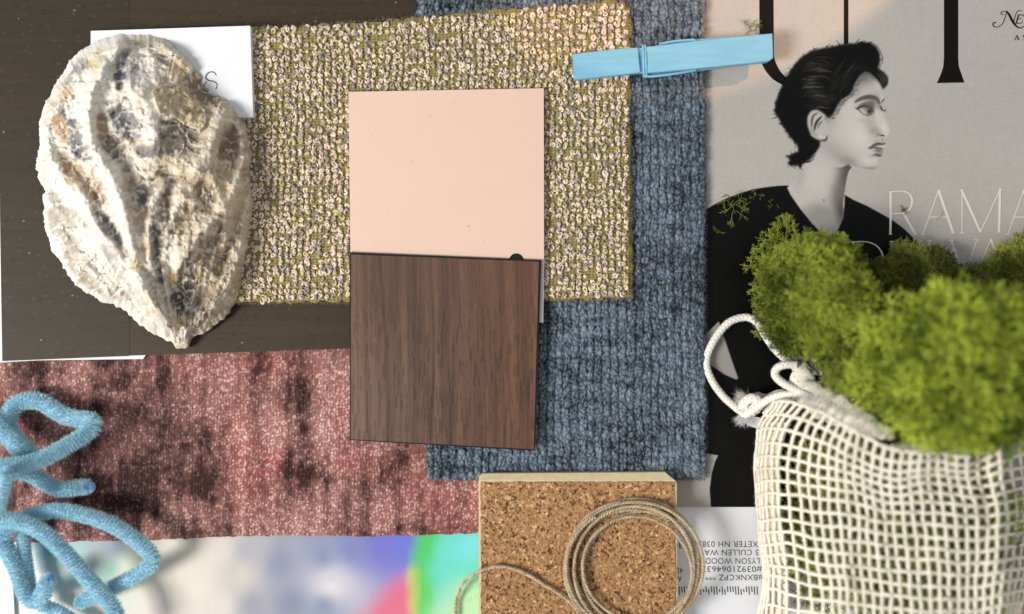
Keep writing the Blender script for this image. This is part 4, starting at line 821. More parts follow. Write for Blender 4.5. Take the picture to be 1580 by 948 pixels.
# ---------------------------------------------------------------- pipe cleaners
M_pipe = mat('blue_chenille_fuzz', None, .8, .2, sheen=.3); M_wire = mat('wire', (190, 190, 180), .3, .5, metal=1.0)
def pipe(g, pts, r_px=15, dens=60, tint=(190, 229, 255)):
    P, s_, q = pxpath(pts, 1.0); T, N, B = frames(P); n = len(P); r = r_px * .96 * s_
    Lp = np.arange(n); fade = np.sqrt(np.clip(1 - (1 - np.clip((np.minimum(Lp, n - 1 - Lp) + .05) / 9.0, 0, 1)) ** 2, .01, 1)); tube(g, P, r * .72 * fade, 12, s2l(tint) * (.76 + .24 * np.cos((Lp / 5.4 - .5) * 2 * np.pi))[:, None])
    m = n * dens; u = rng.random(m) * (n - 1.001); per = 5.4; uu = (np.floor(u / per) + .5 + (u / per - np.floor(u / per) - .5) * .5) * per; u = np.where(rng.random(m) < .85, uu, u); u = np.clip(u, 0, n - 1.01)
    j = u.astype(int); an = rng.random(m) * 2 * np.pi; rad = N[j] * np.cos(an)[:, None] + B[j] * np.sin(an)[:, None]
    lean = rng.normal(size=m) * .16; d = rad + T[j] * lean[:, None] + rng.normal(size=(m, 3)) * .09; d /= np.linalg.norm(d, axis=1)[:, None]
    base = P[j] + (P[np.minimum(j + 1, n - 1)] - P[j]) * (u - j)[:, None] + rad * (r[j] * .38)[:, None]
    ln = r[j] * (.60 + .09 * np.cos((u / per - .5) * 2 * np.pi) + .12 * rng.random(m)) * np.where(rng.random(m) < .10, 1.25, 1)
    c = s2l(tint) * (.90 + .30 * rng.random(m))[:, None]; hairs(g, base, d, ln, r[j] * .030, np.clip(c, 0, .9), .15)
    for e, sgn in ((0, -1), (n - 1, 1), (5, -1), (n - 6, 1), (9, -1), (n - 10, 1)):
        mm = 900; d = T[e] * sgn + rng.normal(size=(mm, 3)) * .6; d /= np.linalg.norm(d, axis=1)[:, None]
        hairs(g, P[e] + d * r[e] * .25, d, r[e] * .6, r[e] * .03, s2l(tint) * (.85 + .3 * rng.random(mm))[:, None], .2)
    return P
grp = 'blue pipe cleaners'
def mkpipe(label, paths, name='pipe_cleaner', wires=()):
    g = G()
    for p in paths: pipe(g, p[0], **p[1])
    o = g.build('pipe_cleaner', M_pipe); tag(o, label, 'pipe cleaner', grp)
    for w in wires:
        g = G(); P, s_, q = pxpath(w, 1.5); tube(g, P, .0002, 6, s2l((190, 190, 170))); g.build('wire_tip', M_wire, o)
a5 = lambda x, y, z: (x / 4.99, 590 + y / 4.99, z)
a6 = lambda x, y, z: (x / 4.9375, 760 + y / 4.9375, z)
mkpipe('thick blue pipe cleaner bent into the topmost closed loop over the mauve velvet', [([a5(265, 585, 14), a5(190, 510, 12), a5(110, 420, 10), a5(58, 330, 9), a5(70, 235, 8), a5(140, 160, 7), a5(235, 138, 7), a5(330, 155, 7), a5(420, 215, 8), a5(510, 262, 9), a5(620, 285, 11), a5(700, 292, 13), a5(728, 325, 14), a5(680, 385, 15), a5(590, 445, 17), a5(480, 510, 19), a5(370, 570, 21), a5(250, 620, 23), a5(120, 640, 25), a5(-40, 655, 26), a5(-160, 665, 26)], dict(r_px=13.5))])
mkpipe('blue pipe cleaner arm crossing behind the top loop at the left edge', [([a5(-160, 250, 10), a5(-40, 320, 12), a5(40, 400, 13), a5(120, 480, 15), a5(190, 560, 16)], dict(r_px=14))])
mkpipe('blue pipe cleaner end with a bare wire tip lying on the velvet', [([a5(-60, 780, 22), a5(30, 715, 20), a5(120, 690, 18), a5(230, 705, 14), a5(330, 765, 11), a5(430, 815, 9), a5(530, 822, 9), a5(610, 808, 8), a5(680, 808, 8)], dict(r_px=13.0)), ([a5(60, 690, 30), a5(30, 780, 30), a5(0, 900, 28), a5(-30, 1000, 26)], dict(r_px=12))], wires=[[a5(675, 808, 8), a5(695, 812, 8), a5(722, 811, 8.2)]])
mkpipe('blue pipe cleaner arched to the right and folded back at its sharp bend', [([a6(20, 330, 14), a6(90, 250, 14), a6(190, 195, 14), a6(320, 150, 14), a6(450, 140, 14), a6(580, 158, 14), a6(720, 195, 14), a6(850, 245, 14), a6(960, 310, 14), a6(1060, 385, 14), a6(1140, 460, 14), a6(1168, 520, 13.5), a6(1120, 575, 12.5), a6(1020, 640, 11), a6(900, 705, 9.5), a6(800, 755, 8), a6(690, 800, 6.5), a6(610, 842, 6)], dict(r_px=12.5))])
mkpipe('blue pipe cleaner running diagonally down to the bottom edge in front of the others', [([a6(-80, 200, 20), a6(20, 205, 20), a6(130, 215, 20), a6(250, 260, 20), a6(350, 325, 20), a6(450, 415, 19), a6(540, 510, 18), a6(630, 610, 17), a6(720, 715, 16), a6(800, 800, 15), a6(860, 880, 15), a6(900, 990, 15), a6(915, 1080, 15)], dict(r_px=13.0))])
mkpipe('blue pipe cleaner hooked upwards at its thick rounded tip, lower left', [([a6(-40, 300, 13), a6(30, 400, 12), a6(100, 520, 11), a6(150, 640, 10), a6(185, 740, 10), a6(225, 815, 10), a6(290, 825, 11), a6(335, 760, 13), a6(350, 700, 14), a6(372, 665, 15)], dict(r_px=13.5)), ([a6(300, 860, 8), a6(390, 880, 7), a6(480, 925, 7), a6(600, 1000, 7), a6(700, 1080, 7)], dict(r_px=10.5))])
mkpipe('short upright stretch of blue pipe cleaner between the diagonal one and the hooked one', [([a6(165, 250, 12), a6(178, 350, 10), a6(190, 480, 9), a6(205, 600, 8.5), a6(228, 740, 8)], dict(r_px=11))])

# ---------------------------------------------------------------- clothespin
cp = empty('clothespin', W(1035, 95, .009), 'light blue painted wooden clothespin clipped across the tweed edge', 'clothespin')
M_paint = mat('blue_paint', (124, 182, 210), .5, .35, bump=(260, .00022, 9), var=(300, .10), stretch=(.22, 1.6, 1))
p6 = lambda x, y: (860 + x / 4.389, 30 + y / 4.389)
def bar(name, pts, zt, th, bev=.8):
    """pin half: outline seen at heights zt (per corner), thickness th, small bevel"""
    me = bpy.data.meshes.new(name); bm = bmesh.new(); p = np.array(pts); v = W(p[:, 0], p[:, 1], zt); vs = [bm.verts.new(tuple(t - np.array(cp['_o']))) for t in v]; wsd = [bm.verts.new(tuple(t - np.array(cp['_o']) - np.array([0, 0, th]))) for t in v]
    n = len(vs); bm.faces.new(vs); bm.faces.new(wsd[::-1])
    for i in range(n): bm.faces.new((vs[i], wsd[i], wsd[(i + 1) % n], vs[(i + 1) % n]))
    bmesh.ops.recalc_face_normals(bm, faces=bm.faces); bmesh.ops.bevel(bm, geom=list(bm.edges), offset=bev / 4000, segments=2, affect='EDGES')
    bm.to_mesh(me); bm.free(); me.materials.append(M_paint); o = bpy.data.objects.new(name, me); C.objects.link(o); o.parent = cp; return o
import bmesh
bar('upper_jaw', [p6(104, 236), p6(330, 208), p6(545, 190), p6(562, 361), p6(330, 386), p6(114, 409)], [.0122] * 6, .0028)
bar('upper_neck', [p6(540, 196), p6(625, 190), p6(628, 362), p6(555, 366)], [.0113] * 4, .0016, .4)
bar('upper_handle', [p6(602, 187), p6(900, 152), p6(1200, 121), p6(1457, 95), p6(1462, 262), p6(1430, 284), p6(1150, 312), p6(880, 340), p6(612, 363)], [.0126, .0127, .0128, .0129, .0129, .0129, .0128, .0127, .0126], .0030)
bar('lower_leg', [p6(120, 250), p6(560, 208), p6(700, 168), p6(915, 134), p6(1290, 112), p6(1290, 300), p6(935, 352), p6(640, 388), p6(592, 384), p6(575, 366), p6(130, 400)], [.0096] * 11, .0012)
g = G()
for off in (0, 1):
    P = W(*np.array([p6(578 + off * 16, 176), p6(580 + off * 17, 230), p6(583 + off * 17, 300), p6(588 + off * 16, 380)]).T, [.0108, .0126, .0126, .0108]); tube(g, P, .00040, 8, (.8, .8, .8))
P = W(*np.array([p6(578, 380), p6(592, 386), p6(640, 388), p6(760, 374), p6(900, 352), p6(935, 344)]).T, .0108); tube(g, P, .0005, 8)
P = W(*np.array([p6(690, 168), p6(800, 148), p6(920, 138), p6(934, 146)]).T, .0108); tube(g, P, .0005, 8)
g.build('spring_wire', M_paint, cp)
# ---------------------------------------------------------------- moss
def tuft(depth=3, r0=.00032, L0=.0042):
    segs = []
    def grow(p, d, L, r, k):
        q = p + d * L; mid_ = (p + q) / 2 + rng.normal(size=3) * L * .08; segs.append((p, mid_, r, r * .9)); segs.append((mid_, q, r * .9, r * .8))
        if k == 0: return
        for _ in range(2 if rng.random() < .75 else 3):
            dd = d + rng.normal(size=3) * .62; dd /= np.linalg.norm(dd); grow(q, dd, L * (.62 + .2 * rng.random()), r * .8, k - 1)
    grow(np.zeros(3), np.array([0, 0, 1.0]), L0, r0, depth)
    V = []; F = []; Tn = []
    top_ = max(np.linalg.norm(b) for a, b, c, d in segs)
    for a, b, ra, rb in segs:
        t = (b - a) / (np.linalg.norm(b - a) + 1e-12); n_ = np.cross(t, [.31, .62, .72]); n_ /= np.linalg.norm(n_); m_ = np.cross(t, n_); base = len(V)
        for P_, r_ in ((a, ra), (b, rb)):
            for k in range(3): an = k * 2.0944; V.append(P_ + (n_ * math.cos(an) + m_ * math.sin(an)) * r_); Tn.append(np.linalg.norm(P_) / top_)
        for k in range(3): F.append((base + k, base + (k + 1) % 3, base + 3 + (k + 1) % 3, base + 3 + k))
    return np.array(V), np.array(F), np.array(Tn)
TUFTS = [tuft(3) for _ in range(14)]; TUFT4 = [tuft(4, .00030, .0036) for _ in range(6)]
def scatter(g, pos, nrm, scale, col, lib=TUFTS):
    n = len(pos); kind = rng.integers(0, len(lib), n)
    for k_ in range(len(lib)):
        i = np.where(kind == k_)[0]
        if not len(i): continue
        V, F, Tn = lib[k_]; z = nrm[i]; z = z / np.linalg.norm(z, axis=1)[:, None]; r = rng.normal(size=(len(i), 3)); x = np.cross(r, z); x /= np.linalg.norm(x, axis=1)[:, None]; y = np.cross(z, x)
        R = np.stack([x, y, z], -1); v = np.einsum('nij,mj->nmi', R, V) * scale[i][:, None, None] + pos[i][:, None]
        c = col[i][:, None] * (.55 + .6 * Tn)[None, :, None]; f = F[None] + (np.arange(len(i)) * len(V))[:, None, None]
        g.add(v.reshape(-1, 3), f.reshape(-1, 4), np.clip(c, 0, .9).reshape(-1, 3))
def lumps(g, L, n, scale, c1, c2, lib=TUFTS, core=True, seed=1, lift=0.0):
    """L = list of (x, y, r px, z mm of the centre, squash); tufts on the upper side"""
    per = np.array([l[2] ** 2 for l in L], float); per = (per / per.sum() * n).astype(int)
    tl = .0080 * scale * .8
    for (x, y, r, z, sq), m in zip(L, per):
        c = W(x, y, z / 1000); R = r * PX * (H - z / 1000) / H
        d = rng.normal(size=(m, 3)); d /= np.linalg.norm(d, axis=1)[:, None]; d[:, 2] = np.where(d[:, 2] < -.25, -d[:, 2], d[:, 2])
        wob = 1 + .20 * (fbm(d[:, 0] * 2.2 + 9 + seed, d[:, 1] * 2.2 + 9 + d[:, 2], seed) - .5) * 2 + .20 * (fbm(d[:, 0] * 6 + 9, d[:, 1] * 6 + 9 + d[:, 2] * 3, 3) - .5) * 2
        p = c + d * R * np.array([1, 1, sq]) * (wob * (1 - tl / R) * (1 + .04 * rng.normal(size=m)))[:, None]
        nr = d / np.array([1, 1, sq]); nr = nr / np.linalg.norm(nr, axis=1)[:, None] + rng.normal(size=(m, 3)) * .35
        t = np.clip(fbm(p[:, 0] * 160 + 40, p[:, 1] * 160 + 40, 2) * 2.4 - .7 + rng.normal(size=m) * .22, 0, 1)
        scatter(g, p, nr, scale * (.75 + .5 * rng.random(m)), mixc(s2l(c1), s2l(c2), t), lib)
        if core:
            a = np.linspace(0, 2 * np.pi, 41)[:-1]; b = np.linspace(-1.2, 1.5, 18); A, B_ = np.meshgrid(a, b); dd = np.stack([np.cos(A) * np.cos(B_), np.sin(A) * np.cos(B_), np.sin(B_)], -1)
            wb = 1 + .20 * (fbm(dd[..., 0] * 2.2 + 9 + seed, dd[..., 1] * 2.2 + 9 + dd[..., 2], seed) - .5) * 2 + .20 * (fbm(dd[..., 0] * 6 + 9, dd[..., 1] * 6 + 9 + dd[..., 2] * 3, 3) - .5) * 2
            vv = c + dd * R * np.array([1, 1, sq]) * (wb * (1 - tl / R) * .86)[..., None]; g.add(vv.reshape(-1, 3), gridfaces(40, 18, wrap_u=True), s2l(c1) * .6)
M_moss = mat('reindeer_moss', None, .8, .2)
Y1, Y2 = (112, 130, 34), (196, 208, 72)
def moss(label, L, n, scale=1.0, c1=Y1, c2=Y2, lib=TUFTS, seed=1, extra=None):
    g = G(); lumps(g, L, n, scale, c1, c2, lib, seed=seed)
    if extra: extra(g)
    tag(g.build('moss_clump', M_moss), label, 'moss', 'moss clumps in the bag')
def feather(g):      # open branching tips on the left
    px_ = np.array([(1188, 392), (1196, 380), (1204, 372), (1192, 400), (1184, 405), (1210, 362), (1216, 356), (1200, 388), (1180, 420), (1188, 412), (1206, 380), (1172, 408), (1170, 418), (1176, 428), (1212, 370)], float)
    m = len(px_) * 2; px_ = np.repeat(px_, 2, 0) + rng.normal(size=(m, 2)) * 3; pos = W(px_[:, 0], px_[:, 1], .012 + .006 * rng.random(m)); d = np.stack([-.5 + rng.normal(size=m) * .7, .8 + rng.normal(size=m) * .5, .2 * rng.random(m)], -1)
    scatter(g, pos, d, .62 + .25 * rng.random(m), np.tile(s2l((150, 164, 60)), (m, 1)), TUFT4)
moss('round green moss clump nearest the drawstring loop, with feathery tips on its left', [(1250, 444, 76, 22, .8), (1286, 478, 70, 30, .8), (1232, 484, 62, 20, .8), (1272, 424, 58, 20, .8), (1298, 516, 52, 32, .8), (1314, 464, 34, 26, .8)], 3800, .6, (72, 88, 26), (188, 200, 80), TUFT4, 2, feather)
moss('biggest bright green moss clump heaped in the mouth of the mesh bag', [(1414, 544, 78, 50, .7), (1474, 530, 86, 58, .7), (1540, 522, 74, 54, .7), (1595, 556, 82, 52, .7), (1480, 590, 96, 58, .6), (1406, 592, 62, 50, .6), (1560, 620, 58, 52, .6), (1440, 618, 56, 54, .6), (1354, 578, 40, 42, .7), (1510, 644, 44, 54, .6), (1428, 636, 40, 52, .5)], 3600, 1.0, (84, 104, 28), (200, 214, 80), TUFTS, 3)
moss('low dark green moss tuft lying on the white headline of the magazine', [(1404, 408, 32, 8, .6), (1438, 414, 30, 8, .6), (1385, 424, 28, 9, .6), (1460, 426, 22, 9, .6), (1358, 428, 24, 11, .6), (1500, 432, 20, 9, .6), (1340, 432, 24, 14, .6)], 1800, .50, (86, 94, 40), (176, 182, 88), TUFT4, 5)
moss('small yellow green moss tuft at the right edge below the headline', [(1566, 404, 32, 9, .6), (1592, 396, 36, 10, .6), (1545, 420, 26, 10, .6), (1600, 430, 40, 16, .7)], 1300, .5, (110, 120, 48), (196, 202, 100), TUFT4, 6)
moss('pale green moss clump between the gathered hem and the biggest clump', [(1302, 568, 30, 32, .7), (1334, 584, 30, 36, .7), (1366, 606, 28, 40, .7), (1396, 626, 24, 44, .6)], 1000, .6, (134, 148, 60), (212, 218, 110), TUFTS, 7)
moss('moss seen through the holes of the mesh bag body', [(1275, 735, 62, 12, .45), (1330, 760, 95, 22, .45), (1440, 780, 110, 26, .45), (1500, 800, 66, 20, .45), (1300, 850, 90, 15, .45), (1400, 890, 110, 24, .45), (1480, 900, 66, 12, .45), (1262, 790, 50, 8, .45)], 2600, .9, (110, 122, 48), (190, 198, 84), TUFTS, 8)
# crumbs of moss on the magazine
crumbs = [([(1128, 306), (1136, 312), (1142, 316), (1130, 318), (1134, 326)], .55, 'branched green moss crumb on the black sleeve of the cover woman'), ([(1162, 306), (1168, 302)], .3, 'thin moss twig on the shoulder of the cover woman'), ([(1193, 317)], .25, 'tiny moss speck on the black dress below the neck'), ([(1390, 318), (1392, 324)], .3, 'dark moss crumb inside the bowl of the letter R'), ([(1158, 46), (1166, 48), (1160, 42)], .4, 'brownish moss crumb above the clothespin'), ([(1106, 356)], .3, 'thin moss thread low on the black sleeve'), ([(1450, 336)], .2, 'small dark crumb under the bar of the letter A')]
for pts, s_, lab in crumbs:
    g = G(); p = np.repeat(np.array(pts, float), 3, 0); m = len(p); p += rng.normal(size=(m, 2)) * 2; d = np.stack([rng.normal(size=m), rng.normal(size=m), .15 * rng.random(m)], -1)
    scatter(g, W(p[:, 0], p[:, 1], ZM + .0006), d, s_ * (.7 + .4 * rng.random(m)), np.tile(s2l((128, 140, 62)), (m, 1)), TUFTS); tag(g.build('moss_crumb', M_moss), lab, 'moss crumb', 'moss crumbs on the magazine')

# ---------------------------------------------------------------- the mesh bag
bag = empty('mesh_bag', W(1380, 800, .0035), 'cream cotton net drawstring bag filled with green moss, lower right', 'bag')
M_net = mat('cotton_net', None, .85, .15, var=(4000, .12)); M_cord = mat('white_cotton_cord', None, .8, .15)
# lattice of the net: rows of control points, top to bottom (pixels)
ROWX = np.array([0, .05, .10, .2, .35, .5, .65, .8, .9, 1.0])
ROWS = [
    (0.00, [(1196, 622), (1216, 622), (1240, 628), (1275, 640), (1322, 668), (1380, 694), (1440, 700), (1508, 702), (1556, 672), (1600, 655)]),
    (0.10, [(1172, 660), (1190, 656), (1215, 658), (1258, 668), (1314, 700), (1375, 722), (1440, 722), (1508, 722), (1558, 700), (1600, 690)]),
    (0.22, [(1167, 704), (1181, 700), (1203, 701), (1250, 708), (1310, 728), (1374, 746), (1442, 744), (1513, 746), (1562, 736), (1604, 728)]),
    (0.36, [(1167, 750), (1180, 746), (1202, 746), (1250, 752), (1312, 762), (1378, 776), (1446, 778), (1520, 780), (1566, 772), (1600, 766)]),
    (0.52, [(1170, 800), (1182, 800), (1205, 798), (1256, 806), (1318, 812), (1382, 824), (1450, 828), (1522, 828), (1566, 820), (1596, 814)]),
    (0.68, [(1176, 850), (1186, 852), (1210, 848), (1262, 860), (1322, 866), (1386, 874), (1454, 878), (1522, 878), (1562, 872), (1590, 866)]),
    (0.84, [(1180, 900), (1192, 896), (1216, 902), (1268, 912), (1326, 920), (1390, 926), (1456, 928), (1520, 928), (1556, 922), (1580, 916)]),
    (1.00, [(1166, 962), (1184, 956), (1212, 962), (1270, 972), (1328, 978), (1392, 982), (1456, 982), (1516, 980), (1550, 974), (1572, 968)])]
rv = np.array([r[0] for r in ROWS]); rp = np.array([r[1] for r in ROWS], float)
def cr(xs, ys, x):
    """smooth 1-D interpolation (monotone-ish cubic)"""
    m = np.gradient(ys, xs, axis=0); i = np.clip(np.searchsorted(xs, x) - 1, 0, len(xs) - 2); hh = (xs[i + 1] - xs[i]); t = (x - xs[i]) / hh; t = t[:, None]; hh = hh[:, None]
    return (2 * t ** 3 - 3 * t ** 2 + 1) * ys[i] + (t ** 3 - 2 * t ** 2 + t) * hh * m[i] + (-2 * t ** 3 + 3 * t ** 2) * ys[i + 1] + (t ** 3 - t ** 2) * hh * m[i + 1]
def net_xy(u, v):
    """u, v same-length arrays"""
    u = np.atleast_1d(u); v = np.atleast_1d(v); v = v + 0 * u; u = u + 0 * v
    R = np.stack([cr(ROWX, rp[k], u) for k in range(len(rv))]); m = np.gradient(R, rv, axis=0); i = np.clip(np.searchsorted(rv, v) - 1, 0, len(rv) - 2); j = np.arange(len(u)); hh = (rv[i + 1] - rv[i])[:, None]; t = ((v - rv[i]) / hh[:, 0])[:, None]
    p = (2 * t ** 3 - 3 * t ** 2 + 1) * R[i, j] + (t ** 3 - 2 * t ** 2 + t) * hh * m[i, j] + (-2 * t ** 3 + 3 * t ** 2) * R[i + 1, j] + (t ** 3 - t ** 2) * hh * m[i + 1, j]
    x, y = p[:, 0], p[:, 1]; f = sm(.0, .14, u); 
    x = x + 9 * (fbm(x / 45, y / 55, 2) - .5) + 1.6 * (fbm(x / 12, y / 12, 5) - .5); y = y + 11 * (fbm(x / 60, y / 45, 3) - .5) + 1.6 * (fbm(x / 12, y / 12, 6) - .5)
    return x, y
def net_z(x, y, u, v):
    left = 3.5 + 45 * (1 - np.exp(-np.clip(x - 1166, 0, None) / 60.0)); right = sm(1600, 1540, x) * .8 + .2
    topz = 12 * sm(760, 660, y) * sm(1230, 1400, x); low = 1 - .35 * sm(820, 1000, y) * sm(1300, 1180, x)
    fold = 3.4 * np.sin(x / 17 + y / 60) * sm(1340, 1200, x) + 3.5 * (fbm(x / 38, y / 70, 1) - .5) * 2 - 4.5 * np.exp(-(((x - (1512 + (y - 700) * .12)) / 11) ** 2)) * sm(860, 740, y) - 3 * np.exp(-(((x - 1318 + (y - 715) * .5) / 16) ** 2 + ((y - 718) / 22) ** 2))
    return np.clip(left * right * low + topz + fold, 3.6, 70)
g = G(); NU, NV = 28, 18
def ustr(i):      # strand -> u; denser on the steep left side
    t = i / (NU - 1); return t
def strand(uu, vv, r_px, ph, seedk):
    x, y = net_xy(uu, vv); z = net_z(x, y, uu, vv); P = W(x, y, z / 1000); n = len(P); L = np.arange(n)
    sc_ = (H - z / 1000) / H * PX; jit = (fbm(L / 3.0, L * 0 + seedk * 1.7, 2) - .5)
    P = P + np.stack([jit * .0003, (fbm(L / 3.0, L * 0 + seedk * 2.9, 4) - .5) * .0003, .00025 * ph], -1)
    r = r_px * sc_ * (1 + .28 * (fbm(L / 1.6, L * 0 + seedk * 3.3, 5) - .5) * 2)
    c = s2l((238, 232, 216)) * (.90 + .22 * fbm(L / 4, L * 0 + seedk, 1))[:, None]; tube(g, P, r, 7, c, flat=.8)
    m = n * 12; j = rng.integers(1, n - 1, m); T, N, B = frames(P); an = rng.random(m) * 6.283; rad = N[j] * np.cos(an)[:, None] + B[j] * np.sin(an)[:, None]
    d = T[j] * rng.normal(size=(m, 1)) + rad * .8; d /= np.linalg.norm(d, axis=1)[:, None]; hairs(g, P[j] + rad * (r[j] * .8)[:, None], d, .0004 + .0007 * rng.random(m), .00003, s2l((236, 228, 208)), .8)
sd = 0
U_full = list(np.linspace(0.0, .10, 6)) + list(np.linspace(.10, 1.0, NU))[1:]
for i, u in enumerate(U_full):
    vv = np.linspace(0, 1, 150); strand(u + 0 * vv, vv, 2.75, np.where(np.sin(vv * (NV - 1) * np.pi + i * np.pi) > 0, 1, -1) * .6, sd); sd += 1
for j in range(NV):
    uu = np.concatenate([np.linspace(0, .1, 26), np.linspace(.1, 1, 170)[1:]]); strand(uu, j / (NV - 1) + 0 * uu, 2.75, 0 * uu + .3, sd); sd += 1
# the steep left wall folds under: a few tighter strands
for k_ in range(7):
    vv = np.linspace(.12, 1, 130); x, y = net_xy(0 * vv + .004 * k_, vv); x = x + 1.5 + k_ * 2.2 + 3.0 * np.sin(vv * 14 + k_); P = W(x, y, np.clip(net_z(x, y, 0, vv) - 1.0 - .5 * k_, 3.7, 60) / 1000); tube(g, P, .00050, 6, s2l((226, 217, 196)), flat=.8)
for k_ in range(110):
    v0 = .08 + .92 * k_ / 110; x, y = net_xy(np.linspace(0, .1, 14), np.full(14, v0)); P = W(x + 1.5, y + 5, np.clip(net_z(x, y, 0, 0) - 2.0, 3.7, 60) / 1000); tube(g, P, .00048, 6, s2l((228, 220, 200)), flat=.8)
g.build('net', M_net, bag)
# gathered hem
g = G()
def hem(pts, w, seedk, holes=True):
    P, s_, q = pxpath(pts, 1.0); n = len(P); L = np.arange(n); hw = np.interp(L / (n - 1), np.linspace(0, 1, len(w)), w) * s_
    def dsp(S, A): return 1 + .10 * np.sin(L[S] / 4.2 + 2.4 * np.sin(A)) + .14 * (fbm(L[S] / 9, A * 1.3 + 9 + seedk, 3) - .5) * 2 + .06 * (fbm(L[S] / 2.4, A * 3 + 9, 5) - .5) * 2
    a = np.arange(36) * 2 * np.pi / 36; Lg, Ag = np.meshgrid(L, a, indexing='ij'); f1, f2, i_ = worley(Lg / 7.5, Ag * 3.2, 3, .5); hol = sm(.24, .10, f1) * (i_ > .35)
    c = mixc(s2l((238, 232, 216)) * np.ones((*Lg.shape, 3)), s2l((150, 138, 104)), hol * .85) if holes else s2l((230, 222, 202)) * np.ones((*Lg.shape, 3)); tube(g, P, hw, 36, c, flat=.55, disp=dsp)
hem([(1232, 552, 17), (1238, 570, 20), (1240, 596, 22), (1262, 616, 26), (1296, 634, 33), (1330, 654, 40), (1366, 668, 47), (1376, 676, 50)], [13, 18, 21, 24, 23, 21, 16, 6], 1)
hem([(1376, 690, 48), (1400, 688, 46), (1440, 692, 46), (1480, 694, 46), (1502, 698, 46)], [4, 6, 8, 7, 3], 2, False)
hem([(1545, 690, 44), (1560, 668, 46), (1580, 656, 47), (1620, 646, 47)], [3, 9, 12, 12], 3)
hem([(1180, 640, 6), (1200, 620, 10), (1224, 608, 16), (1250, 612, 22)], [5, 8, 9, 8], 4)
g.build('gathered_hem', M_net, bag)
# drawstring
def cord(g, pts, w, seedk=0):
    P, s_, q = pxpath(pts, .8); n = len(P); L = np.arange(n) * .8
    def dsp(S, A): a1 = np.sin(A * 3 + L[S] * .95); a2 = np.sin(A * 3 - L[S] * .95); return 1 + .09 * np.maximum(a1, a2) + .06 * (fbm(L[S] / 6, A + 5, 2) - .5)
    A = np.arange(18) * 2 * np.pi / 18; Lg, Ag = np.meshgrid(L, A, indexing='ij'); m_ = np.maximum(np.sin(Ag * 3 + Lg * .95), np.sin(Ag * 3 - Lg * .95)); c = s2l((238, 234, 224)) * (.80 + .20 * sm(-.3, .7, m_))[..., None]
    tube(g, P, w / 2 * s_, 18, c, disp=dsp)
    m = n * 3; j = rng.integers(1, n - 1, m); T, N, B = frames(P); an = rng.random(m) * 6.283; rad = N[j] * np.cos(an)[:, None] + B[j] * np.sin(an)[:, None]; d = T[j] * rng.normal(size=(m, 1)) + rad; d /= np.linalg.norm(d, axis=1)[:, None]
    hairs(g, P[j] + rad * (w / 2 * s_[j])[:, None] * .95, d, .0003 + .0006 * rng.random(m) ** 2, .000025, s2l((240, 238, 230)), .8)
k7 = lambda x, y, z: (1080 + x / 4.309, 470 + y / 4.309, z)
g = G()
cord(g, [k7(640, 400, 20), k7(590, 375, 18), k7(535, 335, 15), k7(480, 275, 12), k7(432, 205, 10), k7(390, 135, 9), k7(345, 95, 8), k7(285, 86, 7), k7(205, 112, 6.5), k7(140, 172, 6), k7(82, 260, 6), k7(46, 350, 5.5), k7(48, 430, 5.5), k7(88, 520, 5.5), k7(150, 605, 5.5), k7(222, 672, 6), k7(285, 715, 6.5), k7(330, 690, 9)], 11.0)
cord(g, [k7(640, 400, 22), k7(560, 402, 22), k7(508, 430, 21), k7(502, 475, 21), k7(555, 525, 22), k7(640, 570, 24), k7(760, 625, 27)], 11.5)
cord(g, [k7(740, 625, 27), k7(660, 608, 24), k7(560, 600, 20), k7(470, 625, 16), k7(400, 668, 12), k7(345, 710, 10), k7(300, 735, 8)], 11.5)
g.build('drawstring', M_cord, bag)
g = G(); cord(g, [k7(275, 700, 6), k7(300, 650, 8), k7(345, 622, 10), k7(395, 640, 10), k7(390, 680, 9), k7(340, 715, 8), k7(290, 720, 7), k7(275, 690, 8)], 14); cord(g, [k7(300, 745, 6), k7(340, 700, 9), k7(380, 650, 10)], 10)
m = 420; b = np.stack([1080 + (270 + 60 * rng.random(m)) / 4.309, 470 + (610 + 80 * rng.random(m)) / 4.309], -1); d = np.stack([-.8 + .3 * rng.normal(size=m), .55 + .35 * rng.normal(size=m), .3 * rng.random(m)], -1); d /= np.linalg.norm(d, axis=1)[:, None]
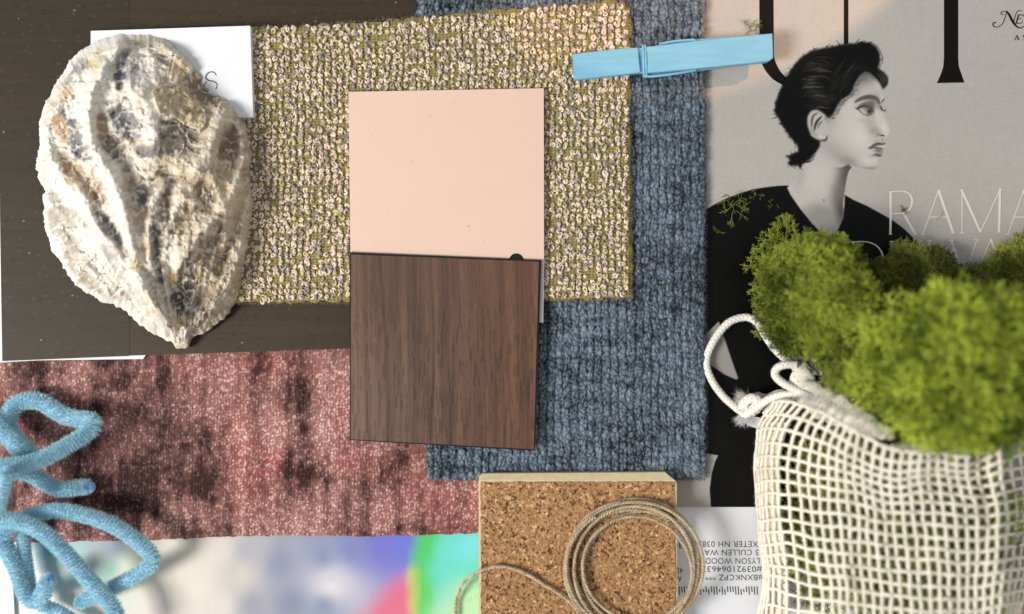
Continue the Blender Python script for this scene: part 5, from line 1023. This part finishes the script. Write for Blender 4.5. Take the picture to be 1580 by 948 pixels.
hairs(g, W(b[:, 0], b[:, 1], .0065), d, .0022 + .0024 * rng.random(m), .00004, s2l((236, 234, 228)), .25)
b = np.stack([1080 + (250 + 90 * rng.random(m)) / 4.309, 470 + (735 + 40 * rng.random(m)) / 4.309], -1); d = np.stack([-.3 + .6 * rng.normal(size=m), -.7 + .35 * rng.normal(size=m), .2 * rng.random(m)], -1); d /= np.linalg.norm(d, axis=1)[:, None]
hairs(g, W(b[:, 0], b[:, 1], .006), d, .0015 + .0022 * rng.random(m), .00005, s2l((226, 226, 226)), .3)
g.build('knot', M_cord, bag)
# thin ribbon under the knot
g = G(); P_ = [k7(330, 700, 6), k7(345, 640, 7), k7(375, 590, 7), k7(440, 605, 7.5), k7(500, 580, 8), k7(555, 575, 9), k7(560, 610, 10)]; q = spline(P_, 1.5); n = len(q); a = W(q[:, 0], q[:, 1] - 2, q[:, 2] / 1000); b = W(q[:, 0] + 2, q[:, 1] + 13, (q[:, 2] - 2.2) / 1000); i = np.arange(n - 1)
g.add(np.concatenate([a, b]), np.stack([i, n + i, n + i + 1, i + 1], -1), s2l((214, 214, 216)))
P_ = [k7(300, 740, 5), k7(350, 760, 5.2), k7(400, 770, 5)]; q = spline(P_, 1.5); n = len(q); a = W(q[:, 0], q[:, 1] - 4, .0052); b = W(q[:, 0] + 3, q[:, 1] + 14, .0044); i = np.arange(n - 1); g.add(np.concatenate([a, b]), np.stack([i, n + i, n + i + 1, i + 1], -1), s2l((206, 206, 208)))
g.build('ribbon_end', mat('sheer_ribbon', None, .4, .4), bag)
# crumpled clear fragment caught beside the hem
g = G(); gx, gy = np.meshgrid(np.linspace(0, 1, 9), np.linspace(0, 1, 12)); x = 1240 + 24 * gx + 6 * gy; y = 545 + 30 * gy + 6 * gx; z = .024 + .004 * (rng.random(gx.shape)); g.add(W(x, y, z).reshape(-1, 3), gridfaces(9, 12, flip=True), s2l((170, 168, 150)))
tag(g.build('dry_leaf', mat('dry_leaf', None, .35, .5), smooth=False), 'crumpled grey scrap stuck between the hem corner and the moss', 'scrap')
